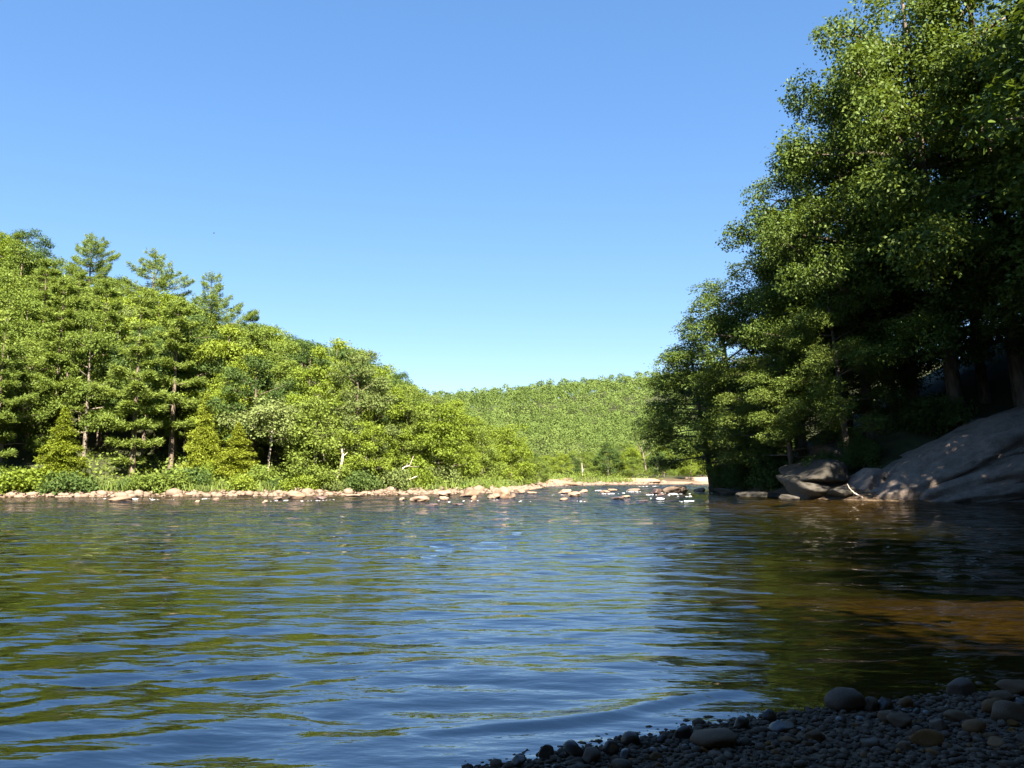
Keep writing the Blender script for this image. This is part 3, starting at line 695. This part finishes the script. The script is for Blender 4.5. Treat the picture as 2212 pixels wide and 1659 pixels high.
# woodland round the beach, outside the view: it shades the shore and the cove
SHADE = [(34.5, 37.5, 32, 'raised0'), (32.5, 33, 36, 'raised0'), (35.5, 43.5, 28, 'raised0'), (42, 38, 33, 'raised0'), (40, 25, 31, 'dense0'), (40, 18, 30, 'dense1'), (42, 42, 33, 'dense0'), (44, 34, 33, 'dense1'), (47, 27, 32, 'dense0'), (49, 40, 32, 'dense1'), (51, 32, 32, 'dense0'), (47, 18, 31, 'dense1'), (35, 8, 26, 'dense0'),
         (21, 3, 26, 'dense1'), (1, -7.5, 23, 'dense0'), (-1, -16, 25, 'dense1'), (1, -11.5, 23, 'dense0'), (3.2, -9.5, 18, 'dense1'), (25, -5, 25, 'dense0'), (-6, -9, 22, 'dense1'), (-15, -11, 22, 'dense0'), (-24, -15, 22, 'dense1'), (-5, -16, 24, 'dense0'), (25, -15, 25, 'dense1'), (33, -3, 27, 'dense0')]
for i, (x, y, H, pr) in enumerate(SHADE):
    plant('broadleaf_tree', pr, x, y, H, 1.1, r3.uniform(0, 6.28), 'near', 'tall tree with high crown standing past the bedrock at the frame edge' if i == 0 else 'tree with dark crown hanging over the bedrock slab at the frame edge' if i == 2 else 'tall broadleaf tree behind the beach that shades the shore', 'tree', 'trees around the beach')

# ------------------------------------------------------------------ rocks
def rock_mesh(name, seed, sub=3, rough=0.16, cuts=6, mat=None, flat=1.0, box=0.0):
    import bmesh
    bm = bmesh.new(); bmesh.ops.create_icosphere(bm, subdivisions=sub, radius=1.0)
    V = np.array([v.co for v in bm.verts]); T = np.array([[v.index for v in f.verts] for f in bm.faces]); bm.free()
    r = np.random.default_rng(seed)
    if box:
        p = 2 + box; V = V / (np.abs(V) ** p).sum(1, keepdims=True) ** (1 / p)
    for _ in range(cuts):
        nrm = unit(r.normal(size=3)); c = r.uniform(0.58, 0.9); d = V @ nrm - c
        V -= np.maximum(d, 0)[:, None] * nrm * 0.93
    V *= 1 + (Wobble(seed + 1, 10, 0.25, 0.7)(V) * rough * 0.7 + Wobble(seed + 2, 12, 0.9, 2.2)(V) * rough * 0.22)[:, None]
    V[:, 2] *= flat
    return mesh_np(name, V, T=T, mat=mat, smooth=True)
ROCKS = [rock_mesh('boulder', 600 + k, 4, 0.30, 14, M['rock'], box=(0, 0.6, 1.2)[k % 3]) for k in range(8)]
def boulder(u0, u1, vt, vb, label, mat=None, k=0, name='boulder', deep=0.8, yy=None, group='boulders along the far shore'):
    """a boulder that spans u0..u1 and vt..vb, its foot in the water or on the shore"""
    c = at_z((u0 + u1) / 2, vb, 0.0) if yy is None else at_y((u0 + u1) / 2, vb, yy)
    px = c[1] / F
    hw = (u1 - u0) / 2 * px; hh = (vb - vt) * px
    zc = c[2] + hh * 0.30
    o = obj(name, ROCKS[k % 8], None, (c[0], c[1] + hw * deep * 0.6, zc), (0, 0, (k * 1.7) % 0.8 - 0.4), (hw * 0.92, hw * deep, hh * 0.60), mat)
    return tag(o, label, 'boulder', group)
BO = [  # u0,u1,vt,vb,label,dark
    (608, 662, 1059, 1078, 'biggest blocky tan boulder standing at the waterline, flat top', 0),
    (586, 612, 1071, 1079, 'low flat stone touching the biggest blocky boulder', 0),
    (565, 580, 1079, 1086, 'small lone stone in the water short of the biggest boulder', 0),
    (668, 706, 1070, 1078, 'low wet brown stone just past the biggest boulder', 1),
    (735, 780, 1066, 1072, 'flat dark stone at the waterline below weeds', 0),
    (222, 275, 1072, 1083, 'long low flat rock in the water below the large pine', 0),
    (457, 475, 1075, 1083, 'low lone stone in the water right of the long flat rock', 0),
    (418, 432, 1079, 1086, 'small pale stone in the water right of the long flat rock', 0),
    (885, 930, 1070, 1084, 'long humped boulder standing free in the shallows', 0),
    (860, 876, 1073, 1081, 'small round stone beside the long humped boulder', 0),
    (918, 952, 1086, 1093, 'flat rock awash nearest the viewer in the shallows', 1),
    (972, 1002, 1086, 1091, 'dark wet rock barely above the water in the shallows', 1),
    (945, 968, 1069, 1081, 'triangular boulder between the humped boulder and the shore', 0),
    (1014, 1030, 1070, 1081, 'small peaked boulder standing alone in the riffle', 0),
    (940, 980, 1060, 1072, 'pale rounded boulder on the shore edge under tall weeds', 0),
    (990, 1045, 1055, 1073, 'wide pale boulder with sloping back on the shore edge', 0),
    (1065, 1105, 1052, 1076, 'tall upright boulder at the downstream point', 0),
    (1050, 1085, 1064, 1077, 'low boulder leaning against the tall upright boulder', 0),
    (1098, 1118, 1064, 1076, 'small rock on the river side of the tall upright boulder', 0),
    (1105, 1135, 1054, 1066, 'rounded pale boulder behind the tall upright boulder', 0),
    (1135, 1160, 1060, 1067, 'flat rock right of the rounded pale boulder', 0),
    (1206, 1228, 1075, 1081, 'small tan stone in mid riffle', 0),
    (1225, 1258, 1062, 1073, 'tan boulder at the end of the point', 0),
    (1205, 1240, 1055, 1066, 'tan boulder behind the end of the point', 0),
    (1322, 1352, 1072, 1079, 'low brown boulder alone in mid river', 1),
    (1375, 1405, 1080, 1083, 'dark rock awash in mid river', 1),
    (1250, 1275, 1056, 1064, 'rounded boulder beside the far ledges', 0),
    (1292, 1318, 1058, 1064, 'low tan stone in the white riffle', 0),
    (1310, 1334, 1054, 1061, 'pale boulder in the white riffle', 0),
    (1350, 1388, 1055, 1062, 'flat tan boulder in the far rapids', 0),
    (1342, 1365, 1070, 1075, 'pale low stone at the foot of the rapids', 0),
    (1405, 1435, 1053, 1067, 'dark round boulder in the rapids', 1),
    (1436, 1492, 1048, 1065, 'large rounded tan boulder amid the white rapids', 0),
    (1500, 1528, 1052, 1062, 'tan boulder beyond the large rapids boulder', 0),
    (1420, 1440, 1064, 1070, 'small wet stone below the large rapids boulder', 1),
]
for i, (u0, u1, vt, vb, lab, dk) in enumerate(BO):
    boulder(u0, u1, vt, vb, lab, M['rock_dk'] if dk else None, i)
# flat ledges across the far side
for i, (u0, u1, vt, vb, yy, lab) in enumerate([
    (1160, 1275, 1036, 1060, 104, 'stepped tan ledge at the downstream point'), (1185, 1245, 1031, 1046, 107, 'upper tan ledge slab on the downstream point'), (1325, 1425, 1032, 1043, 120, 'flat layered grey ledge with dark undercut below the tree belt'), (1270, 1380, 1042, 1050, 117, 'long low tan ledge along the far waterline'),
    (1400, 1500, 1043, 1050, 121, 'thin pink ledge at the far waterline'), (1500, 1640, 1040, 1050, 123, 'long pink ledge running behind the dark bank'), (1625, 1720, 1030, 1043, 124, 'grey layered ledge half hidden by the dark bank tip'), (1480, 1560, 1030, 1041, 128, 'grey broken ledge below bright bushes')]):
    c = at_y((u0 + u1) / 2, (vt + vb) / 2, yy); px = yy / F
    o = obj('rock_ledge', rock_mesh('rock_ledge', 640 + i, 3, 0.12, 8, M['rock'], box=3.0), None, (c[0], c[1] + 1.5, max(0.05, c[2] - 0.1)), (0, 0, 0.1 * (i % 3 - 1)), ((u1 - u0) / 2 * px, 2.2, max(0.35, (vb - vt) / 2 * px * 1.15)))
    tag(o, lab, 'rock ledge', 'ledges of the far shore')
# cobbles along the far shore: too many and too small to count
r4 = np.random.default_rng(8)
base = rock_mesh('tmp', 650, 1, 0.15, 3); bv = np.array([v.co for v in base.vertices]); bt = np.array([p.vertices[:] for p in base.polygons]); bpy.data.meshes.remove(base)
SV, ST = [], []; ncob = 0
line = np.array(BL[2:11], float); segl = np.hypot(*np.diff(line, axis=0).T); cum = np.concatenate(([0], np.cumsum(segl)))
for _ in range(4200):
    s = r4.uniform(0, cum[-1]); i = min(np.searchsorted(cum, s) - 1, len(segl) - 1); i = max(i, 0); t = (s - cum[i]) / segl[i]
    p = line[i] + (line[i + 1] - line[i]) * t; nrm = np.array((-(line[i + 1] - line[i])[1], (line[i + 1] - line[i])[0])) / segl[i]
    p = p + nrm * (abs(r4.normal(0, 0.8)) - 0.25)
    sz = np.exp(r4.normal(-2.25, 0.5)); a = r4.uniform(0, 6.28); ca, sa = math.cos(a), math.sin(a)
    v = bv * np.array((1.25, 0.9, 0.65)) * sz; v = np.stack((v[:, 0] * ca - v[:, 1] * sa, v[:, 0] * sa + v[:, 1] * ca, v[:, 2]), 1)
    SV.append(v + np.array((p[0], p[1], max(gz(*p), -0.05) + sz * 0.25))); ST.append(bt + ncob); ncob += len(bv)
tag(obj('shore_cobbles', mesh_np('shore_cobbles', np.concatenate(SV), T=np.concatenate(ST), mat=M['rock'], smooth=True)), 'pinkish cobbles strewn along the far waterline', 'cobbles', kind='stuff')

# bedrock on the shaded side
def slab(name, a, b, y0, y1, thick, seed, parent, mat):
    """rounded slab whose upper face runs from a to b (x, z) and whose depth is y0..y1"""
    me = rock_mesh(name, seed, 6, 0.05, 0, mat, box=3.0)
    V = np.zeros(len(me.vertices) * 3); me.vertices.foreach_get('co', V); V = V.reshape(-1, 3)
    L = math.hypot(b[0] - a[0], b[1] - a[1]); ang = math.atan2(b[1] - a[1], b[0] - a[0])
    W = np.stack((V[:, 0] * L / 2, V[:, 1] * (y1 - y0) / 2, V[:, 2] * thick / 2), 1)
    nz = Wobble(seed + 9, 14, 0.10, 0.35)(W * np.array((0.6, 1, 1.6))); n2 = Wobble(seed + 10, 16, 0.5, 1.4)(W * np.array((0.6, 1, 2.5)))
    strata = np.sin(W[:, 2] * 5.0 + nz * 2.2 + W[:, 0] * 0.15)
    W += unit(V) * (0.24 * nz + 0.10 * n2 + 0.09 * np.sign(strata) * np.abs(strata) ** 0.5)[:, None]
    crack = np.zeros(len(W))
    for q in range(5):
        wq = Wobble(seed + 20 + q, 8, 0.05, 0.22)(W * np.array((0.45, 1.0, 1.8)))
        crack += np.exp(-(wq / 0.06) ** 2) * 0.22 + 0.12 * np.sign(wq) * smooth(np.abs(wq), 0.02, 0.12)
    W += unit(V) * (-crack)[:, None]
    W[:, 2] -= thick / 2
    ca, sa = math.cos(ang), math.sin(ang)
    X = np.stack((W[:, 0] * ca - W[:, 2] * sa, W[:, 1], W[:, 0] * sa + W[:, 2] * ca), 1)
    me.vertices.foreach_set('co', (X + np.array(((a[0] + b[0]) / 2, (y0 + y1) / 2, (a[1] + b[1]) / 2))).astype(np.float32).ravel()); me.update()
    return obj(name, me, parent)
bo = empty('bedrock_outcrop', (0, 0, 0))
slab('main_slab', (18.9, 0.1), (41, 9.4), 44.6, 54, 3.6, 700, bo, M['bedrock'])
slab('lower_shelf', (21.2, 0.1), (38, 3.2), 43.0, 50, 2.0, 710, bo, M['bedrock'])
slab('middle_ledge', (22.6, 0.5), (40, 6.4), 43.9, 52, 1.5, 720, bo, M['bedrock'])
slab('upper_ledge', (26.2, 2.5), (42, 9.6), 45.2, 55, 1.6, 730, bo, M['bedrock'])
tag(bo, 'big sloping bedrock slab with dappled sunlight rising from the dark water', 'bedrock')
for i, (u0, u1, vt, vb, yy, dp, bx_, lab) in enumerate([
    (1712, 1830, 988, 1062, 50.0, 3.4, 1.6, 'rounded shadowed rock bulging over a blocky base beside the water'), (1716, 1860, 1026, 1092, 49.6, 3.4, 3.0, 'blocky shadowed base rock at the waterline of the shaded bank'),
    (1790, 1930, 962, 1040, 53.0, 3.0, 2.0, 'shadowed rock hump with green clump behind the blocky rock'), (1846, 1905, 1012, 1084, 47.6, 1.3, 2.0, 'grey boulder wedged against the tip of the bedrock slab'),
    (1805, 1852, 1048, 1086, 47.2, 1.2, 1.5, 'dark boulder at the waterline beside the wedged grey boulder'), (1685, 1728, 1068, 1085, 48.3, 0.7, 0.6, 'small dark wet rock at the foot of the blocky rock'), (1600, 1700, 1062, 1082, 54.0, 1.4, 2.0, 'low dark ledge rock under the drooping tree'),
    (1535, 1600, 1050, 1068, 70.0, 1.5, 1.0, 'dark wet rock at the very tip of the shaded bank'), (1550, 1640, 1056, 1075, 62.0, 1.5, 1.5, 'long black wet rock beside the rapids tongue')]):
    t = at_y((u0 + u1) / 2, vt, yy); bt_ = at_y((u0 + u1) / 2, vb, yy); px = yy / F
    o = obj('rock', rock_mesh('rock', 670 + i, 4, 0.18, 7, M['bedrock'] if i == 3 else M['rock_shade'], box=bx_), None, (t[0], yy + dp * 0.6, (t[2] + bt_[2]) / 2), (0.05, 0.08 * (i % 3 - 1), 0.15 * (i % 2)), ((u1 - u0) / 2 * px, dp, (t[2] - bt_[2]) / 2))
    tag(o, lab, 'rock', 'rocks of the shaded bank')

# ------------------------------------------------------------------ foam of the riffles and rapids
FV, FT, fn = [], [], 0
def foam(u0, u1, v, thick=0.05, k=0):
    global fn
    a, b = at_z(u0, v), at_z(u1, v); n = int((b[0] - a[0]) * 6)
    cl = r4.random(max(3, n // 12))
    for _ in range(n):
        t = np.clip(r4.choice(cl) + r4.normal(0, 0.09), 0, 1)
        s_ = np.exp(r4.normal(-3.6, 0.5)) * (0.5 + thick * 14)
        p = np.array((a[0] + (b[0] - a[0]) * t, a[1] + (b[1] - a[1]) * t + 0.6 * math.sin(t * 7 + k) + r4.normal(0, 0.25), thick * r4.uniform(0.1, 0.9)))
        FV.append(bv * np.array((2.6, 1.0, 0.22 + thick * 5)) * s_ + p); FT.append(bt + fn); fn += len(bv)
for k, (u0, u1, v) in enumerate([(1320, 1400, 1062), (1345, 1440, 1066), (1395, 1480, 1069), (1480, 1600, 1054), (1490, 1640, 1058), (1540, 1660, 1050), (1500, 1560, 1062), (1580, 1700, 1061), (1440, 1520, 1067), (1510, 1620, 1065), (1450, 1560, 1083),
        (1280, 1330, 1060), (1300, 1350, 1067), (940, 990, 1083), (1000, 1030, 1083), (1010, 1035, 1082), (1060, 1095, 1080), (1120, 1150, 1083), (1240, 1270, 1083), (1400, 1430, 1077), (1460, 1500, 1073), (640, 690, 1082), (700, 740, 1080), (300, 340, 1077), (340, 400, 1079), (420, 470, 1077), (180, 220, 1078), (560, 620, 1082), (1180, 1215, 1069), (1600, 1700, 1046), (1380, 1480, 1051), (1390, 1410, 1056)]):
    foam(u0, u1, v, 0.04 if u0 > 1250 else 0.012, k)
tag(obj('river_foam', mesh_np('river_foam', np.concatenate(FV), T=np.concatenate(FT), mat=M['foam'], smooth=True)), 'white foam streaks of the rapids and riffles', 'foam', kind='stuff')

# ------------------------------------------------------------------ weeds and undergrowth
r5 = np.random.default_rng(9)
def scatter(n, dlo, dhi, umin=-60, umax=1215):
    out = []
    while len(out) < n:
        s = r5.uniform(0, cum[-1]); i = max(0, min(np.searchsorted(cum, s) - 1, len(segl) - 1)); t = (s - cum[i]) / segl[i]
        p = line[i] + (line[i + 1] - line[i]) * t; nrm = np.array((-(line[i + 1] - line[i])[1], (line[i + 1] - line[i])[0])) / segl[i]
        out.append(p + nrm * r5.uniform(dlo, dhi))
    return np.array(out)
G = scatter(9000, 0.9, 3.6); keep = Wobble(41, 8, 0.05, 0.15)(np.stack((G[:, 0], G[:, 1], 0 * G[:, 0]), 1)) > -0.1; G = G[keep]
n = len(G); P = np.stack((G[:, 0], G[:, 1], ground_z(G[:, 0], G[:, 1])), 1)
A = unit(np.array((0, 0, 1.0)) + r5.normal(0, .28, (n, 3))); N = unit(np.cross(A, unit(r5.normal(size=(n, 3))))); L = r5.uniform(.35, 0.95, n)
Vg, Qg = cards(P, N, A, L, 0.03 + 0.05 * r5.random(n))
tag(obj('bank_grass', mesh_np('bank_grass', Vg, Qg, mat=M['grass'], attrs={'var': r5.random(n)})), 'tall pale green grass and weeds along the far shore', 'grass', kind='stuff')
G = scatter(26000, 1.2, 16); n = len(G)
P = np.stack((G[:, 0], G[:, 1], ground_z(G[:, 0], G[:, 1]) + r5.random(n) ** 1.5 * 0.9), 1)
N = unit(np.array((0, 0, .8)) + r5.normal(0, .6, (n, 3))); L = r5.uniform(.18, .36, n)
Vg, Qg = cards(P, N, r5.normal(size=(n, 3)), L, L * .6)
tag(obj('undergrowth', mesh_np('undergrowth', Vg, Qg, mat=M['mid'], attrs={'var': r5.random(n)})), 'low leafy undergrowth covering the forest floor of the far bank', 'undergrowth', kind='stuff')

# ------------------------------------------------------------------ bare trunks and driftwood
def dead(name, pts, r0, twigs, label, cat, y, mat='bark_pale', seed=0):
    r = np.random.default_rng(seed); P = np.array([at_y(u, v, y + dy) for u, v, dy in pts])
    b = P[0].copy(); o = empty(name, b); wd = Wood(); t = np.linspace(0, 1, 14)
    k = np.linspace(0, 1, len(P)); path = np.stack([np.interp(t, k, P[:, c] - b[c]) for c in range(3)], 1); path += r.normal(0, 0.012, path.shape)
    path[0, 2] -= 0.4
    wd.add(path, r0 * (1 - 0.75 * t), 8); obj('trunk', wd.mesh('trunk', M[mat]), o)
    for u, v, f in twigs:
        w2 = Wood(); s = along(path, f); e = at_y(u, v, y) - b; e[1] = s[1] + 0.3
        w2.add(np.array([s, s * .5 + e * .5 + r.normal(0, .05, 3), e]), np.array((.45, .3, .12)) * r0, 5); obj('branch', w2.mesh('branch', M[mat]), o)
    return tag(o, label, cat)
dead('dead_tree', [(727, 1038, 0), (736, 1010, 0), (741, 985, .1), (738, 965, .1), (735, 948, .2)], 0.13, [(748, 963, .6), (750, 975, .5), (743, 940, .85), (728, 935, .95), (746, 950, .8)], 'bare leaning curved trunk with broken twigs on the wooded bank', 'dead tree', 60.5, seed=1)
dead('dead_branch', [(700, 985, 0), (698, 960, 0), (695, 945, .1), (690, 930, .2)], 0.07, [(720, 962, .3), (715, 940, .5), (705, 930, .7), (730, 975, .2)], 'grey tangle of dead branches left of the bare leaning trunk', 'dead branch', 61.5, 'bark_grey', 2)
dead('fallen_branch', [(855, 1043, 0), (880, 1038, .2), (908, 1026, .5)], 0.10, [(895, 1030, .6)], 'bleached fallen branch lying on bright weeds near the shore', 'fallen branch', 61.5, seed=3)
dead('fallen_limb', [(868, 1010, 0), (885, 1006, 0), (893, 985, .2)], 0.05, [(905, 1008, .4), (880, 1000, .3)], 'forked bleached limb caught in bushes above the fallen branch', 'fallen branch', 62.5, seed=4)
dead('dead_tree', [(1258, 1042, 0), (1258, 1020, 0), (1257, 1000, 0)], 0.12, [(1262, 1012, .5)], 'thin pale bare pole standing in the far tree belt', 'dead tree', 122, seed=5)
dead('dead_tree', [(1395, 1010, 0), (1390, 985, 0), (1385, 965, 0), (1392, 950, 0)], 0.12, [(1375, 955, .5), (1405, 962, .4), (1412, 975, .3), (1370, 965, .45)], 'bare-limbed grey tree forking in the far tree belt', 'dead tree', 126, 'bark_grey', 6)
dead('driftwood_branch', [(1866, 1075, 0), (1850, 1068, 0), (1838, 1058, .1), (1830, 1045, .2)], 0.06, [(1848, 1080, .4)], 'bent pale driftwood branch between dark rocks and bedrock slab', 'driftwood', 46.2, seed=7)

# ------------------------------------------------------------------ the pebble beach at the camera's feet
r6 = np.random.default_rng(14)
PEB = [rock_mesh('river_stone', 800 + k, 3, 0.16, 8, M['pebble'], box=(0, 0.8, 0)[k % 3]) for k in range(12)]
PLACED = []
def stone(x, y, a, b, h, label, k, mat=None, sink=0.25, rz=None, tilt=0.0, group='stones of the pebble beach'):
    z = max(gz(x, y), -0.06)
    o = obj('river_stone', PEB[k % 12], None, (x, y, z + h * (1 - 2 * sink)), (tilt, tilt * .6, r6.uniform(0, 6.28) if rz is None else rz), (a, b, h), mat)
    PLACED.append((x, y, max(a, b))); return tag(o, label, 'stone', group)
for k, (u, v, w, h, lab, m) in enumerate([
    (1832, 1535, 78, 42, 'largest pale rounded stone, pointed top, at the edge of the dark water', 'pebble'), (2073, 1495, 52, 36, 'upright grey stone standing in the dark water', 'pebble'), (2115, 1470, 20, 12, 'small pale stone in the water beyond the upright grey stone', 'pebble'),
    (1880, 1540, 30, 26, 'dark stone with a pale face right of the largest stone', 'pebble'), (1912, 1540, 30, 28, 'black stone with white cap right of the pale-faced stone', 'pebble_wet'), (1960, 1537, 24, 22, 'small pale stone at the water edge', 'pebble'),
    (2165, 1520, 50, 20, 'flat grey stone at the water edge', 'pebble'), (2195, 1500, 60, 24, 'reddish flat stone half in water at the frame edge', 'pebble'), (1182, 1640, 34, 30, 'black stone standing in the shallow wash', 'pebble_wet'),
    (1238, 1638, 50, 34, 'large round black wet stone at the wash edge', 'pebble_wet'), (1285, 1640, 30, 28, 'dark stone beside the large round black stone', 'pebble_wet'), (1320, 1636, 34, 28, 'dark bluish wet stone in the row at the wash edge', 'pebble_wet'),
    (1366, 1615, 46, 30, 'dark oblong wet stone at the wash edge', 'pebble_wet'), (1475, 1605, 40, 32, 'dark rounded stone pair end of the wash line', 'pebble_wet'), (1430, 1612, 22, 20, 'small black wet stone at the wash line', 'pebble_wet'),
    (1275, 1656, 46, 30, 'reddish brown stone below the black wet stones', 'pebble'), (1120, 1656, 30, 24, 'black stone at the bottom frame edge in the wash', 'pebble_wet'), (1545, 1625, 90, 34, 'large flat grey stone lying in wet gravel', 'pebble'),
    (1918, 1578, 40, 26, 'rounded tan stone behind the flat tan stone', 'pebble'), (1945, 1592, 44, 26, 'flat tan stone amid gravel', 'pebble'), (2010, 1648, 60, 30, 'oblong brownish stone near the bottom frame edge', 'pebble'), (2070, 1580, 56, 22, 'long low tan stone', 'pebble'),
    (2030, 1605, 40, 26, 'angular notched stone in the gravel', 'pebble'), (2180, 1580, 70, 34, 'broad tan stone at the frame edge', 'pebble'), (2110, 1615, 44, 24, 'smooth oval stone', 'pebble'), (1760, 1625, 40, 24, 'smooth oval tan stone', 'pebble'),
    (1660, 1560, 30, 26, 'dark stone in the streaming wash', 'pebble_wet'), (1600, 1580, 36, 24, 'dark stone where the wash fans out', 'pebble_wet'), (1690, 1590, 50, 22, 'low dark brown stone in the wet gravel', 'pebble_wet'), (2150, 1560, 40, 30, 'ring-shaped pale edged stone', 'pebble')]):
    c = at_z(u, v, 0.02); px = math.hypot(*c[:2]) / F
    a = w * px / 2; stone(c[0], c[1], a, a * r6.uniform(.65, .95), max(0.6 * h * px, .3 * a), lab if len(lab.split()) > 9 else lab + ' on the pebble beach', k, M[m], 0.2, rz=r6.uniform(-.4, .4))
cnt = 0
while cnt < 270:
    u = r6.uniform(1120, 2240); v = r6.uniform(1500, 1672)
    edge = np.interp(u, [1100, 1250, 1500, 1750, 2212], [1660, 1625, 1600, 1552, 1505])
    if v < edge + 4: continue
    c = at_z(u, v, 0.05); a = 0.0175 * np.exp(r6.normal(0.15, 0.42))
    if any((c[0] - x) ** 2 + (c[1] - y) ** 2 < (0.62 * (a + b)) ** 2 for x, y, b in PLACED): continue
    wet = v < edge + 26
    lab = 'wet dark river stone along the wash line of the beach' if wet else 'dry grey-brown river stone among gravel of the beach'
    stone(c[0], c[1], a, a * r6.uniform(.6, .95), a * r6.uniform(.4, .75), lab, r6.integers(12), M['pebble_wet'] if wet else None, 0.3, tilt=r6.normal(0, .2), group='wet stones of the wash line' if wet else 'stones of the pebble beach'); cnt += 1
# gravel between the stones
SV, ST, k0 = [], [], 0
gb = [(np.array([v.co for v in m.vertices]), np.array([p.vertices[:] for p in m.polygons])) for m in [rock_mesh('tmp', 860 + k, 1, .15, 3) for k in range(4)]]
NG = 11000
gx = r6.uniform(-0.9, 5.6, NG * 3); gy = r6.uniform(3.7, 6.7, NG * 3)
zz = ground_z(gx, gy); kk = (zz > -0.02) & (zz < 0.35) & (gx > -0.25); gx, gy, zz = gx[kk][:NG], gy[kk][:NG], zz[kk][:NG]
for x, y, z in zip(gx, gy, zz):
    b, t = gb[r6.integers(4)]; s = 0.0145 * np.exp(r6.normal(0, .4)); a = r6.uniform(0, 6.28); ca, sa = math.cos(a), math.sin(a)
    v = b * np.array((1.2, .85, .6)) * s; v = np.stack((v[:, 0] * ca - v[:, 1] * sa, v[:, 0] * sa + v[:, 1] * ca, v[:, 2]), 1)
    SV.append(v + np.array((x, y, z + s * .3))); ST.append(t + k0); k0 += len(b)
tag(obj('gravel', mesh_np('gravel', np.concatenate(SV), T=np.concatenate(ST), mat=M['pebble'], smooth=True)), 'fine grey-brown gravel of the beach', 'gravel', kind='stuff')

# ------------------------------------------------------------------ a bird high over the wooded bank
b0 = at_y(462, 504, 75); bird = empty('bird', b0, 0.6)
wd = Wood(); wd.add(np.array([(-.11, 0, 0), (-.06, 0, .005), (0, 0, .01), (.06, 0, .01), (.10, 0, .015)]), np.array((.006, .022, .03, .022, .006)), 8)
obj('body', wd.mesh('body', M['bark']), bird)
for s in (-1, 1):
    W_ = np.array([(.04, 0, .02), (.03, .12 * s, .05), (-.01, .22 * s, .03), (-.05, .12 * s, .045), (-.05, 0, .02)]); W2 = W_ - np.array((0, 0, .006))
    obj('wing', mesh_np('wing', np.concatenate((W_, W2)), Q=[(0, 1, 6, 5), (1, 2, 7, 6), (2, 3, 8, 7), (3, 4, 9, 8), (4, 0, 5, 9), (0, 1, 3, 4), (5, 6, 8, 9)], T=[(1, 2, 3), (6, 7, 8)], mat=M['bark']), bird)
tag(bird, 'tiny dark bird flying in the clear sky above the pines', 'bird')
